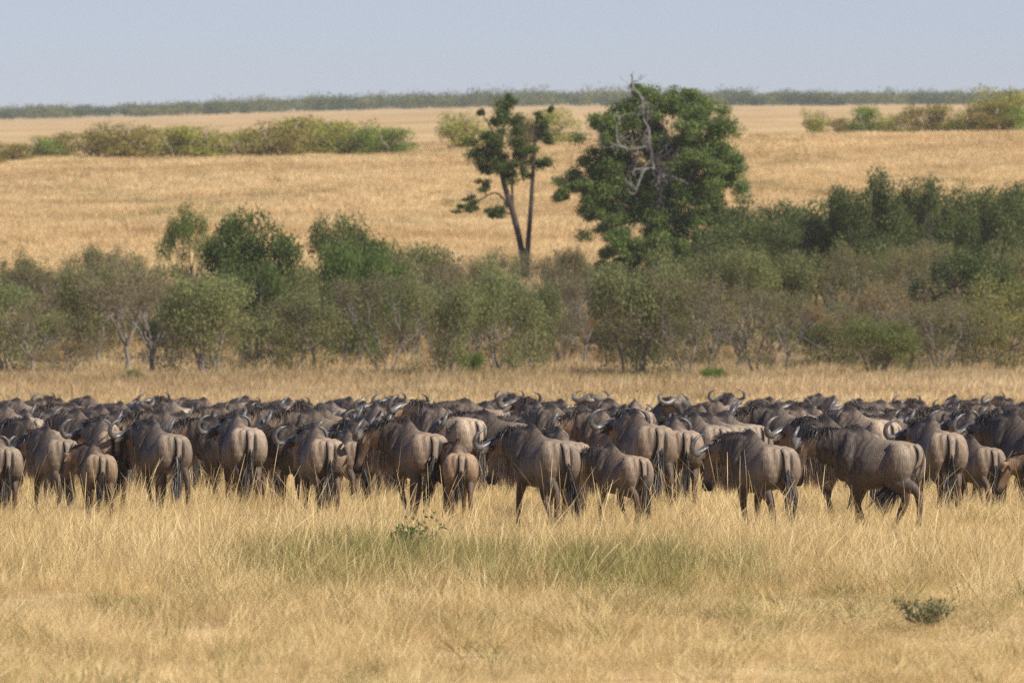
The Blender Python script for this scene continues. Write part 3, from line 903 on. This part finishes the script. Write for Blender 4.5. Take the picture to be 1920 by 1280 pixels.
def chain(p, segs):
    """joint positions going down from p; segs = (length, degrees forward of straight down, lateral step)"""
    pts = [np.array(p, float)]
    for L, ang, dy in segs:
        q = math.radians(ang)
        pts.append(pts[-1] + np.array((L * math.sin(q), dy, -L * math.cos(q))))
    return pts

def make_wildebeest(**kw):
    P = dict(DEF); P.update(kw)
    r = random.Random(P['seed'] * 31 + 3)
    root = empty('wildebeest')
    b = MB()
    fat = P['fat']
    K = 0.86
    b.add(*loft([torso_ring(x * K if x < 0.3 else x - 0.033, t, zc - (zc - bo) * (0.5 + 0.5 * fat), w * fat, zc, 26, nr) for x, t, bo, w, zc, nr in TORSO]))
    # muscle masses: shoulder blades, haunches, hip points
    for s in (1, -1):
        b.add(*tube([(0.40, s * 0.075, 1.25), (0.38, s * 0.13, 1.08), (0.37, s * 0.16, 0.92), (0.40, s * 0.15, 0.78)], [(.05, .07), (.08, .105), (.105, .14), (.10, .13)], (0, 1, 0), 12))
        b.add(*ball((-0.38, s * 0.155, 0.86), (0.19, 0.142, 0.27)))
        b.add(*tube([(-0.23, s * 0.13, 1.10), (-0.32, s * 0.125, 1.08), (-0.44, s * 0.10, 1.05)], [.05, .07, .06], (0, 1, 0), 10))
        b.add(*ball((-0.49, s * 0.09, 0.94), (0.105, 0.088, 0.18)))
    b.add(*ball((0.54, 0, 0.80), (0.13, 0.12, 0.17)))
    # legs
    tall = 1.0
    fl, fr, hl, hr = P['legs']
    for s, (u, l) in ((1, fl), (-1, fr)):
        pts = chain((0.35, s * 0.135, 0.84), [(0.20, -14 + u * 0.45, 0), (0.27, 4 + u, -s * 0.01), (0.25, 0 + l, 0), (0.10, 6 + l * .5, 0), (0.045, 20 + l * .3, 0)])
        b.add(*tube(catmull(pts, 4), np.array([np.interp(np.linspace(0, 5, 21), range(6), q) for q in ((.095, .078, .042, .03, .034, .045), (.135, .095, .047, .03, .036, .055))]).T.tolist(), (0, 1, 0), 12))
        b.add(*ball(pts[2], (.05, .044, .055)))
    for s, (u, l) in ((1, hl), (-1, hr)):
        pts = chain((-0.36, s * 0.14, 0.93), [(0.27, 24 + u * 0.7, s * 0.02), (0.33, -42 + u, -s * 0.02), (0.33, 6 + l, 0), (0.10, 20 + l * .4, 0), (0.045, 25, 0)])
        b.add(*tube(catmull(pts, 4), np.array([np.interp(np.linspace(0, 5, 21), range(6), q) for q in ((.13, .105, .046, .033, .036, .045), (.20, .155, .062, .037, .038, .055))]).T.tolist(), (0, 1, 0), 12))
        b.add(*ball(pts[2], (.062, .044, .055)))
    # neck
    px, pz = P['poll']
    hy = math.radians(P['hyaw'])
    hd = np.array((math.cos(hy), math.sin(hy), 0.0))            # where the face looks, level
    pbase = np.array((0.50, 0.0, 1.03))
    poll = np.array((0.55, 0, 0)) + hd * (px - 0.55) * np.array((1, 1, 0)) + np.array((0, 0, pz))
    mid = pbase * 0.5 + poll * 0.5 + np.array((0.03, 0, 0.03))
    neck = catmull([pbase, mid, poll - hd * 0.02], 6)
    nk = len(neck)
    nra = np.interp(np.linspace(0, 1, nk), [0, .5, 1], [.165, .115, .09])
    nrb = np.interp(np.linspace(0, 1, nk), [0, .5, 1], [.30, .205, .135])
    latn = np.array((-math.sin(hy * 0.6), math.cos(hy * 0.6), 0))
    b.add(*tube(neck, list(zip(nra, nrb)), latn, 16))
    # head: long face hanging from the poll
    pt = math.radians(P['pitch'])
    ax = hd * math.cos(pt) + np.array((0, 0, -math.sin(pt)))     # poll to muzzle
    lat = np.array((-math.sin(hy), math.cos(hy), 0.0))
    front = np.cross(lat, ax); front = front if front.dot(hd) > 0 else -front
    hp = [poll - ax * 0.07 - front * 0.01, poll - ax * 0.03, poll + ax * 0.06 + front * 0.0, poll + ax * 0.17 + front * 0.005, poll + ax * 0.30 + front * 0.012, poll + ax * 0.42 + front * 0.015, poll + ax * 0.50 + front * 0.012, poll + ax * 0.535 + front * 0.005]
    hr_ = [(.06, .06), (.098, .10), (.108, .128), (.09, .128), (.068, .10), (.066, .082), (.072, .075), (.05, .05)]
    b.add(*tube(hp, hr_, lat, 16))
    for s in (1, -1):
        b.add(*ball(poll + ax * 0.13 + lat * s * 0.088 + front * 0.055, (.034, .034, .034)))
        b.add(*ball(poll + ax * 0.46 + lat * s * 0.045 + front * 0.05, (.036, .036, .036)))
        b.add(*ball(poll + ax * 0.0 + lat * s * 0.07 + front * 0.06, (.06, .06, .055)))
    # one skin over all of it
    me = mesh_of('body_raw', b.v, b.f)
    ob = bpy.data.objects.new('body_raw', me)
    COL.objects.link(ob)
    m = ob.modifiers.new('r', 'REMESH'); m.mode = 'VOXEL'; m.voxel_size = 0.017
    m = ob.modifiers.new('s', 'SMOOTH'); m.factor = 0.5; m.iterations = 4
    dg = bpy.context.evaluated_depsgraph_get()
    skin = bpy.data.meshes.new_from_object(ob.evaluated_get(dg))
    bpy.data.objects.remove(ob); bpy.data.meshes.remove(me)
    skin.name = 'body'
    n = len(skin.vertices)
    co = np.empty(n * 3, np.float32); skin.vertices.foreach_get('co', co); co = co.reshape(-1, 3).astype(float)
    # coat pattern, with sunlit top and shade beside the tail painted in
    X, Y, Z = co.T
    ay = np.abs(Y)
    tan, grey, dark, black = (np.array(c) for c in ((0.232, 0.184, 0.134), (0.104, 0.082, 0.064), (0.060, 0.048, 0.039), (0.011, 0.0095, 0.009)))
    def mixc(c, k, t): return c * (1 - t[:, None]) + np.asarray(k)[None] * t[:, None]
    c = np.tile(grey, (n, 1))
    c = mixc(c, tan, (sm(-X, 0.08, 0.40) * (0.22 * sm(Z, 0.62, 0.8) + 0.78 * sm(Z, 0.80, 1.20))))  # tan rump, with its sunlit upper part painted in
    c = mixc(c, tan, 0.6 * sm(Z, 1.04, 1.16) * sm(-X, -0.3, 0.1))  # sunlit highlight along the back, painted in tan
    c = mixc(c, dark, sm(X, -0.12, 0.28) * (0.72 - 0.35 * sm(Z, 1.05, 1.25)))
    c = mixc(c, black * 2.2, sm(X, 0.12, 0.26) * sm(Z, 1.22, 1.32) * sm(-ay, -0.11, -0.03) * 0.8)
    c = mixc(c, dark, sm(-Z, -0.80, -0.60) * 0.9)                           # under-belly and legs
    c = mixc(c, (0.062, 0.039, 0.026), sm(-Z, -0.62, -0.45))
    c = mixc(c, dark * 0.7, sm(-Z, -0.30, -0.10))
    wob = 0.02 * np.sin(Z * 17 + X * 5) + 0.012 * np.sin(Z * 39)
    st = np.sin((X + wob) * 62 + 0.9 * np.sin(Z * 6))
    c = mixc(c, black * 1.8, sm(st, 0.0, 0.8) * sm(X, -0.08, 0.2) * sm(Z, 0.66, 0.84) * (0.75 - 0.3 * sm(Z, 1.1, 1.3)))
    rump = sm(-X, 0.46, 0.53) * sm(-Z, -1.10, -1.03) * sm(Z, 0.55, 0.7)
    c = mixc(c, black * 1.5, rump * sm(ay, 0.03, 0.05) * sm(-ay, -0.115, -0.08) * 0.95)  # dark hair and skin beside the tail, plus the shade there painted in
    rel = co - poll
    t = rel @ ax; fr_ = rel @ front; la = np.abs(rel @ lat)
    head = ((t > -0.14) & (t < 0.62) & (np.abs(fr_) < 0.2) & (la < 0.17) & (X > 0.45)).astype(float)
    hc = np.tile(np.array((0.125, 0.092, 0.068)), (n, 1))
    hc = mixc(hc, (0.20, 0.145, 0.095), sm(-t, -0.16, -0.02) * 0.8)
    hc = mixc(hc, black, sm(fr_, 0.02, 0.07) * sm(t, 0.04, 0.13))
    hc = mixc(hc, black, sm(t, 0.36, 0.45))
    c = c * (1 - head[:, None]) + hc * head[:, None]
    if P['calf']: c = c * np.array((1.05, 0.97, 0.88)) + np.array((0.010, 0.006, 0.002))
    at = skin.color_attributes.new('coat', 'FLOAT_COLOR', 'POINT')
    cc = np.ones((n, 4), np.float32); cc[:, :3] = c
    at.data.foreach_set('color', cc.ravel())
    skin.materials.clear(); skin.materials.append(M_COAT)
    skin.polygons.foreach_set('use_smooth', [True] * len(skin.polygons))
    link('body', skin, root)
    # horns, ears, eyes
    up = -ax
    hs = P['horn']
    for s in (1, -1):
        if P['calf']:
            path = [(0.05, 0.02, 0.05), (0.075, 0.02, 0.10), (0.085, 0.0, 0.17), (0.075, -0.02, 0.17 + 0.08 * hs)]; rad = (.022, .018, .013, .004)
        else:
            path = [(0.02, 0.07, 0.02), (0.09, 0.075, 0.01), (0.18, 0.06, -0.035), (0.265, 0.04, -0.03), (0.325, 0.02, 0.035), (0.325, 0.005, 0.12), (0.265, 0.005, 0.185), (0.185, 0.025, 0.205)]
            path = [tuple(np.array(q) * ((1, 1, 1) if i < 2 else (1 + (hs - 1) * 0.6, 1, 1 + (hs - 1) * 0.5))) for i, q in enumerate(path)]
            rad = (.062, .060, .051, .043, .036, .028, .018, .005)
        pp = [poll + lat * s * q[0] + front * q[1] + up * q[2] for q in path]
        cp = catmull(pp, 4)
        rr = np.interp(np.linspace(0, 1, len(cp)), np.linspace(0, 1, len(rad)), rad)
        h = MB(); h.add(*tube(cp, rr, tuple(front), 10))
        link('horn', h.mesh('horn', [M_HORN]), root)
        e = MB()
        e0 = poll + lat * s * 0.085 + up * -0.02 - front * 0.02
        d = lat * s * 0.97 + np.array((0, 0, -0.14)) - hd * 0.25; d /= np.linalg.norm(d)
        ep = [e0 + d * q + np.array((0, 0, -0.02 * (q / 0.2) ** 2)) for q in (0, .045, .105, .175, .235, .265)]
        e.add(*tube(ep, [(.024, .016), (.037, .014), (.048, .012), (.041, .010), (.021, .007), (.004, .003)], (0, 0, 1), 10), (0.085, 0.062, 0.046))
        link('ear', e.mesh('ear', [M_COAT]), root)
        y = MB(); y.add(*ball(poll + ax * 0.13 + lat * s * 0.108 + front * 0.062, .021, 8, 6))
        link('eye', y.mesh('eye', [M_EYE]), root)
    # mane along the crest, lying over to both sides
    def strand(mb, p, d, L, w, grav, seg=4):
        d = np.array(d, float); p = np.array(p, float)
        side = np.cross(d, (r.gauss(0, 1), r.gauss(0, 1), r.gauss(0, 1))); side /= np.linalg.norm(side) + 1e-9
        v = []
        for i in range(seg + 1):
            ww = w * (1 - (i / seg) ** 2 * 0.9)
            v += [p - side * ww, p + side * ww]
            p = p + d * L / seg
            d = d + np.array((0, 0, -grav / seg)); d /= np.linalg.norm(d)
        mb.add(v, [(2 * i, 2 * i + 1, 2 * i + 3, 2 * i + 2) for i in range(seg)])
    crest = []
    for i in range(nk):
        tq = neck[min(i + 1, nk - 1)] - neck[max(i - 1, 0)]; tq /= np.linalg.norm(tq)
        u = np.cross(tq, latn); u = u if u[2] > 0 else -u
        crest.append(neck[i] + u * nrb[i] * 0.97)
    crest = [np.array((x * (K if x < .3 else 1) - (.033 if x >= .3 else 0), 0, t - 0.01)) for x, t, *_ in TORSO[(8 if P['calf'] else 10):11]] + crest[int(nk * 0.25):] + [poll + up * 0.07]
    cr = np.array(catmull(crest, 4)); nc = len(cr)
    mn = MB()
    for k in range(int(440 * P['mane'])):
        f = r.random()
        p = cr[min(int(f * nc), nc - 1)] + np.array((r.gauss(0, .012), r.gauss(0, .014), 0))
        sd = r.choice((-1, 1))
        L = (0.06 + 0.19 * math.sin(math.pi * min(1, f * 0.82 + 0.1)) ** 1.3) * r.uniform(0.55, 1.2)
        if f < 0.3: L *= 0.5
        if P['calf']: L *= 0.42; gr = 0.3
        else: gr = 2.4
        wild = 0.16 if r.random() < 0.85 else 0.4
        dv = np.array((-0.30 + r.gauss(0, wild), sd * r.uniform(0.1, 0.6), r.uniform(0.0, 0.4))); dv /= np.linalg.norm(dv)
        strand(mn, p, dv, L, 0.0062, gr)
    link('mane', mn.mesh('mane', [M_MANE_BROWN if P['calf'] else M_MANE]), root)
    # pale beard under throat and jaw
    if P['beard'] > 0:
        bd = MB()
        lo = []
        for i in range(nk):
            tq = neck[min(i + 1, nk - 1)] - neck[max(i - 1, 0)]; tq /= np.linalg.norm(tq)
            u = np.cross(tq, latn); u = u if u[2] < 0 else -u
            lo.append(neck[i] + u * nrb[i] * 0.9)
        lo = lo[int(nk * 0.2):] + [poll + ax * 0.12 - front * 0.11, poll + ax * 0.26 - front * 0.09, poll + ax * 0.36 - front * 0.07]
        lp = np.array(catmull(lo, 5)); nl = len(lp)
        for k in range(int(480 * P['beard'])):
            f = r.random()
            p = lp[min(int(f * nl), nl - 1)] + latn * r.gauss(0, .022)
            L = (0.17 + 0.21 * math.sin(math.pi * min(1, f + 0.05))) * r.uniform(0.6, 1.15)
            dv = np.array((r.gauss(-0.12, .12), r.gauss(0, .12), -1)); dv /= np.linalg.norm(dv)
            strand(bd, p, dv, L, 0.0065, 0.3)
        link('beard', bd.mesh('beard', [M_BEARD]), root)
    # tail: pale dock over the rump, black tuft below
    sx, sy = P['tail']
    tp = catmull([(-0.53, 0, 1.10), (-0.585, 0, 1.05), (-0.605, sy * .1, 0.95), (-0.615 + sx * .2, sy * .3, 0.82), (-0.62 + sx * .6, sy * .7, 0.71), (-0.63 + sx, sy, 0.63)], 4)
    tl = MB()
    rr = np.interp(np.linspace(0, 1, len(tp)), [0, .15, .5, 1], [.05, .046, .034, .018])
    cols = [np.array((0.155, 0.124, 0.092)) * (1 - sm(np.array(i / (len(tp) - 1)), .55, .95)) + 0.02 for i in range(len(tp)) for _ in range(10)]
    v, fcs = tube(tp, [(q * 1.15, q * .62) for q in rr], (0, 1, 0), 10)
    tl.add(v, fcs, cols)
    tail = link('tail', tl.mesh('tail', [M_COAT]), root)
    tf = MB()
    for k in range(380):
        i = r.randint(int(len(tp) * 0.55), len(tp) - 1)
        dv = (tp[-1] - tp[-4]); dv = dv / np.linalg.norm(dv) + np.array((r.gauss(0, .09 + .28 * P['tuft']), r.gauss(0, .13 + .1 * P['tuft']), r.gauss(-.15, .1))); dv /= np.linalg.norm(dv)
        strand(tf, tp[i] + np.array((r.gauss(0, .012), r.gauss(0, .014), 0)), dv, r.uniform(0.26, 0.58) * (0.7 if P['calf'] else 1), 0.0075, 0.9 if not P['tuft'] else 0.45)
    link('tuft', tf.mesh('tuft', [M_MANE]), tail)
    return root

WALK_A = ((20, 6), (-16, -34), (-16, -8), (20, 14))
WALK_B = ((-14, -30), (16, 4), (16, 12), (-14, -10))
STAND = ((3, -2), (-4, -5), (-4, 0), (5, 3))
PROTOS = {
    'stand':  dict(legs=STAND, poll=(1.08, 1.08), hyaw=2, seed=1, tail=(0.02, 0.03)),
    'walk_a': dict(legs=WALK_A, poll=(1.10, 1.06), hyaw=8, seed=2, tail=(0.0, -0.05)),
    'walk_b': dict(legs=WALK_B, poll=(1.09, 1.12), hyaw=-4, seed=3, tail=(-0.03, 0.06)),
    'low':    dict(mane=0.6, legs=STAND, poll=(1.08, 0.96), hyaw=10, pitch=68, seed=4, tail=(0.02, -0.02)),
    'left':   dict(legs=WALK_B, poll=(1.02, 1.10), hyaw=40, seed=5, tail=(0.02, 0.08)),
    'right':  dict(legs=WALK_A, poll=(0.95, 1.14), hyaw=-38, seed=6, tail=(0.0, -0.08)),
    'up':     dict(mane=0.55, legs=STAND, poll=(0.94, 1.26), hyaw=4, pitch=66, seed=12, tail=(0.0, 0.04)),
    'high':   dict(legs=STAND, poll=(0.90, 1.38), hyaw=14, pitch=58, seed=7, horn=1.05),
    'young':  dict(legs=WALK_A, poll=(1.04, 1.00), hyaw=16, seed=8, horn=0.75, beard=0.5, mane=0.8, fat=0.92),
    'calf':   dict(legs=WALK_B, poll=(0.92, 1.10), hyaw=42, seed=9, calf=True, beard=0.0, mane=0.8, fat=0.84, tail=(0.02, 0.05)),
    'lead':   dict(legs=((-8, -22), (14, 4), (-24, -14), (24, 20)), poll=(1.08, 1.10), hyaw=12, pitch=80, seed=10, tail=(0.30, 0.10), tuft=1.0, horn=1.28, beard=1.3),
    'stride': dict(legs=((-4, -20), (10, -2), (6, -22), (-12, 10)), poll=(1.08, 1.06), hyaw=12, pitch=76, seed=11, tail=(-0.02, 0.0), horn=1.24),
}
for k_, src_, yaw_, sd_ in (('rear_stand', 'stand', -6, 21), ('rear_walk_a', 'walk_a', 12, 22), ('rear_walk_b', 'walk_b', 4, 23)):
    PROTOS[k_] = dict(PROTOS[src_], hyaw=yaw_, seed=sd_, mane=0.28, horn=1.15, poll=(1.08, 1.02 + 0.03 * (sd_ - 21)))
LIVE = {}
HERD = []
def gnu(kind, px, py_top, heading, scale=1.0, label=None, shade=1.0, warm=0.0, d=None, group=None, z_off=0.0):
    """an animal whose hump shows at (px, py_top); heading in degrees left of straight away from the camera"""
    hump = 1.36 * scale
    if 0 < heading < 90: heading = heading * (0.71 if d is not None else 0.85)
    if d is None:
        d = 110.0
        for _ in range(30):
            z = float(np.interp(d, D_T, Z_C))
            d = max(60.0, (CAM_H - z - hump) * F / max(py_top - 640, 20))
            d = min(d, 215)
        d = max(d, 127 + R.uniform(0, 7))
    if d is not None and kind not in ('high',) and group == G1:      # sized so that the hump reaches the height it has in the photo
        scale = (CAM_H - float(np.interp(d, D_T, Z_C)) - (py_top - 640) * d / F) / 1.385
    h = math.radians(heading)
    fwd = Vector((-math.sin(h), math.cos(h)))
    hx = (px - 960) / F * d
    x, y = hx - fwd.x * 0.38 * scale, d - fwd.y * 0.38 * scale
    for _ in range(10):                                    # step back until it touches no other animal
        if all(((x - q[1]) / 0.62) ** 2 + ((y - q[2]) / 1.15) ** 2 > 1 for q in HERD): break
        y += 0.45
    src = LIVE.get(kind)
    if src is None:
        o = LIVE[kind] = make_wildebeest(**PROTOS[kind])
    else:
        o = copy_tree(src)
    o.location = (x, y, gz(x, y) + z_off)
    o.rotation_euler = (0, 0, h + math.pi / 2)
    w = R.uniform(0.97, 1.04)
    o.scale = (scale, scale * w, scale)
    shade *= 1.1
    t = (shade * (1 + warm), shade, shade * (1 - warm * 0.9), 1)
    dusty = (2.3, 2.1, 1.9, 1) if d > 126 and group != G1 else (1, 1, 1, 1)  # rear manes painted paler to stand in for dust in the air
    for ch in o.children:
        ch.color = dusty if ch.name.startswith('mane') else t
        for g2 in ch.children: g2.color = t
    tag(o, label, 'wildebeest', group)
    HERD.append((o, x, y, px, py_top, kind, heading))
    return o

G1 = 'wildebeest along the near edge of the herd'
front = [
    # kind, px, top, heading, scale, shade, warm, label
    ('lead', 1603, 791, 62, 1.00, 1.0, 0.00, 'big wildebeest striding left in near profile with its tail swung forward', 105.5),
    ('stride', 1404, 799, 40, 1.00, 1.05, 0.02, 'walking wildebeest with long black tail hanging clear, just left of the striding profile one', 104.5),
    ('walk_b', 1545, 776, 58, 1.00, 0.95, 0.02, 'wildebeest whose horned head shows just behind the striding profile one', 113),
    ('young', 1142, 829, 48, 0.88, 1.1, 0.06, 'small young wildebeest with a brown mane, low head turned left, nearest in the centre', 107),
    ('walk_a', 994, 796, 40, 1.00, 0.95, 0.02, 'stout dark wildebeest with pale beard and curled horn facing left in the centre', 105.5),
    ('stand', 1046, 790, 24, 1.00, 1.08, 0.03, 'wildebeest half hidden behind the stout dark one in the centre', 113),
    ('calf', 856, 824, 8, 0.80, 1.1, 0.05, 'calf with short straight horns seen from behind, left of the stout dark one', 111),
    ('left', 760, 784, 36, 1.00, 1.05, 0.07, 'reddish brown wildebeest with windblown black mane, left of the straight-horned calf', 112),
    ('stand', 588, 790, 22, 0.96, 1.2, 0.06, 'pale tan wildebeest with rump square to the viewer and black tail tip curled right', 113),
    ('walk_a', 650, 800, 22, 0.94, 1.0, 0.05, 'brown wildebeest tucked behind the right flank of the pale tan one', 121),
    ('stand', 442, 771, 20, 1.02, 1.3, 0.02, 'large wildebeest with whitish rump left of centre', 119),
    ('right', 492, 797, 16, 0.92, 1.0, 0.02, 'wildebeest rump squeezed in beside the large whitish one', 122),
    ('walk_b', 284, 782, 38, 1.0, 0.95, 0.02, 'dark sided wildebeest with a pale rump patch, right of the small tan-backed calf', 118),
    ('left', 395, 776, 62, 1.0, 0.85, 0.00, 'dark wildebeest with curled horn facing left behind the large whitish one', 126),
    ('stand', 187, 779, 26, 1.0, 1.05, 0.05, 'tall brown wildebeest standing directly behind the small tan-backed calf', 119.5),
    ('calf', 172, 820, 20, 0.80, 1.0, 0.04, 'small tan-backed calf near the left, seen from behind', 113),
    ('young', 86, 790, 32, 0.92, 1.0, 0.03, 'shaggy maned wildebeest with a small pale horn near the left edge', 117),
    ('walk_a', 47, 775, 42, 1.0, 0.95, 0.06, 'reddish wildebeest behind the shaggy maned one at the left edge', 124),
    ('stand', -8, 806, 22, 0.92, 1.05, 0.03, 'wildebeest cut by the left edge of the view', 115),
    ('walk_b', 1190, 762, 28, 1.08, 1.0, 0.06, 'tall brown wildebeest with striped shoulder behind the small young one', 118),
    ('stand', 1264, 775, 14, 1.0, 1.12, 0.06, 'tan wildebeest with glossy rump right of the tall brown striped one', 119),
    ('left', 905, 769, 72, 1.04, 0.72, 0.00, 'broad very dark wildebeest standing side-on behind the straight-horned calf', 128),
    ('walk_a', 676, 774, 38, 1.0, 0.95, 0.03, 'wildebeest standing between the reddish brown and the pale tan ones, further back', 127),
    ('stand', 1742, 774, 22, 1.0, 1.12, 0.04, 'tan wildebeest walking away right of the striding profile one', 115),
    ('young', 1818, 806, 32, 0.86, 0.95, 0.04, 'smaller brown wildebeest between the tan one and the right edge', 117),
    ('walk_b', 1815, 768, 24, 1.02, 1.15, 0.02, 'pale backed wildebeest behind the smaller brown one near the right edge', 124),
    ('stand', 1893, 762, 48, 1.04, 0.78, 0.0, 'large dark wildebeest cut by the right edge of the view', 118),
    ('calf', 1942, 842, 62, 0.76, 0.9, 0.05, 'small horned calf with only its head in view at the right edge', 107),
    ('low', 540, 792, 60, 0.98, 0.9, 0.03, 'wildebeest with twin curled horns facing left, behind the pale tan one', 119),
]
for kind, px, py, hd_, sc, sh, wm, lab, dd in front:
    gnu(kind, px, py, hd_ * (1.25 if kind == 'lead' else 1), sc, lab, sh, wm, dd, G1)

# the rows behind: humps and horns overlapping away into the dust
back = [
    (12, 757, 42, 'left'), (45, 763, 35, 'walk_a'), (93, 766, 50, 'stand'), (132, 754, 62, 'left'), (163, 741, 50, 'stand'), (186, 757, 45, 'walk_b'), (216, 770, 30, 'stand'), (244, 764, 45, 'walk_a'),
    (263, 751, 60, 'stand'), (300, 766, 52, 'left'), (318, 746, 40, 'up'), (343, 743, 52, 'stand'), (381, 747, 45, 'walk_b'), (410, 755, 58, 'left'), (438, 751, 60, 'stand'), (470, 759, 48, 'low'),
    (495, 752, 62, 'up'), (522, 764, 70, 'left'), (340, 771, 60, 'left'), (140, 776, 48, 'low'), (5, 780, 50, 'walk_b'), (245, 786, 40, 'low'),
    (553, 758, 72, 'up'), (577, 768, 60, 'left'), (618, 747, 52, 'stand'), (654, 741, 42, 'walk_a'), (704, 764, 22, 'stand'), (724, 744, 35, 'walk_b'), (747, 771, 60, 'left'), (771, 757, 32, 'stand'),
    (792, 771, 68, 'left'), (815, 762, 40, 'up'), (846, 769, 55, 'left'), (697, 754, 48, 'low'), (598, 762, 60, 'up'), (830, 784, 40, 'stand'), (735, 757, 50, 'up'),
    (869, 750, 62, 'walk_a'), (888, 752, 52, 'stand'), (907, 755, 30, 'low'), (965, 741, 6, 'up'), (1003, 752, 30, 'up'), (1032, 767, 42, 'stand'), (978, 769, 46, 'walk_b'), (1056, 760, 50, 'left'),
    (1087, 772, 62, 'walk_a'), (1122, 766, 48, 'left'), (1150, 759, 32, 'stand'), (1172, 752, 20, 'walk_a'), (1190, 748, 12, 'stand'), (1246, 758, 40, 'stand'), (1108, 790, 60, 'left'),
    (1310, 755, 32, 'walk_b'), (1332, 769, 52, 'left'), (1374, 740, 8, 'up'), (1397, 767, 42, 'stand'), (1442, 744, 46, 'walk_a'), (1419, 760, 52, 'left'), (1464, 773, 52, 'up'), (1492, 762, 62, 'left'),
    (1535, 736, 36, 'stand'), (1563, 741, 26, 'walk_b'), (1518, 758, 50, 'up'), (1592, 768, 46, 'stand'), (1634, 762, 56, 'up'), (1682, 747, 52, 'stand'), (1700, 765, 42, 'left'), (1727, 754, 40, 'up'),
    (1757, 758, 32, 'walk_a'), (1790, 739, 22, 'stand'), (1828, 742, 42, 'walk_b'), (1850, 753, 52, 'left'), (1869, 765, 34, 'stand'), (1893, 746, 40, 'up'), (1917, 752, 46, 'walk_a'), (1662, 778, 58, 'left'),
    (1356, 776, 60, 'left'), (1453, 790, 50, 'left'), (1300, 778, 40, 'low'), (1785, 770, 48, 'left'), (30, 742, 50, 'stand'), (75, 745, 40, 'walk_a'), (110, 748, 55, 'up'), (225, 748, 45, 'walk_b'),
    (460, 743, 50, 'stand'), (540, 748, 45, 'walk_a'), (580, 750, 40, 'up'), (680, 749, 40, 'stand'), (755, 748, 45, 'up'), (795, 750, 50, 'stand'), (840, 753, 48, 'walk_a'), (930, 750, 40, 'stand'),
    (1050, 747, 42, 'walk_b'), (1140, 748, 50, 'stand'), (1270, 750, 40, 'walk_a'), (1340, 748, 48, 'stand'), (1480, 750, 44, 'walk_b'), (1610, 748, 44, 'stand'), (1650, 752, 50, 'walk_a'),
]
LOOK = {'left': 'wildebeest turning curled horns left', 'up': 'wildebeest with horns held up', 'low': 'wildebeest with lowered head', 'stand': 'humped wildebeest standing', 'walk_a': 'humped wildebeest walking', 'walk_b': 'humped wildebeest plodding'}
LOOK_SHADE = ((1.22, 'dark'), (1.5, 'grey-brown'), (9, 'pale'))
rows_ = {'far': sorted(q for q in back if q[1] < 751), 'middle': sorted(q for q in back if 751 <= q[1] < 764), 'inner': sorted(q for q in back if q[1] >= 764)}
ROWTXT = {'far': "on the herd's far skyline", 'middle': "in the herd's middle ranks", 'inner': 'in the rank behind the near animals'}
for rn, lst in rows_.items():
    for i, (px, py, hd_, kind) in enumerate(lst):
        sh = R.uniform(1.05, 1.75)  # random coat tone, raised to paint airborne haze over the rear rows
        wd = next(w for lim, w in LOOK_SHADE if sh < lim)
        wm = R.uniform(-0.02, 0.08)
        sc = R.uniform(0.95, 1.06)
        lab = '%s %s, %s from left %s' % (wd, LOOK[kind], ordinal(i), ROWTXT[rn])
        gnu('rear_' + kind if kind in ('stand', 'walk_a', 'walk_b') else kind, px, py, hd_ + R.uniform(-12, 12), sc, lab, sh, wm, None, 'wildebeest ' + ROWTXT[rn])
gnu('high', 1118, 752, 158, 1.0, 'pale faced wildebeest looking back at the viewer above the centre of the herd', 1.3, 0.02, 168, 'wildebeest looking back over the herd')
gnu('high', 1236, 752, 205, 1.0, 'dark wildebeest raising its head and wide horns right of the pale faced one', 0.85, 0.0, 166, 'wildebeest looking back over the herd')
gnu('high', 300, 760, 120, 0.92, 'wildebeest with raised head and upright horns above the left part of the herd', 1.0, 0.0, 172, 'wildebeest looking back over the herd')

# ------------------------------------------------------------------ air: dust haze over the plain
m = NT('haze')
v = m.n('ShaderNodeVolumePrincipled')
v.inputs['Color'].default_value = (0.90, 0.90, 0.92, 1)
v.inputs['Density'].default_value = 0.00010
v.inputs['Anisotropy'].default_value = 0.1
m.l(v.outputs[0], m.out.inputs['Volume'])
x0, x1, y0, y1 = -4600, 4600, -60, 4400
zlo, zhi = -3.0, float(max(p[2] for p in gv)) + 12
hb = MB()
hb.add([(x0, y0, zlo), (x1, y0, zlo), (x1, y1, zlo), (x0, y1, zlo), (x0, y0, zhi), (x1, y0, zhi), (x1, y1, zhi), (x0, y1, zhi)],
       [(3, 2, 1, 0), (4, 5, 6, 7), (0, 1, 5, 4), (1, 2, 6, 5), (2, 3, 7, 6), (3, 0, 4, 7)])
tag(link('haze', hb.mesh('haze', [m.m], False)), 'thin dusty haze over the plain', 'haze', None, 'stuff')
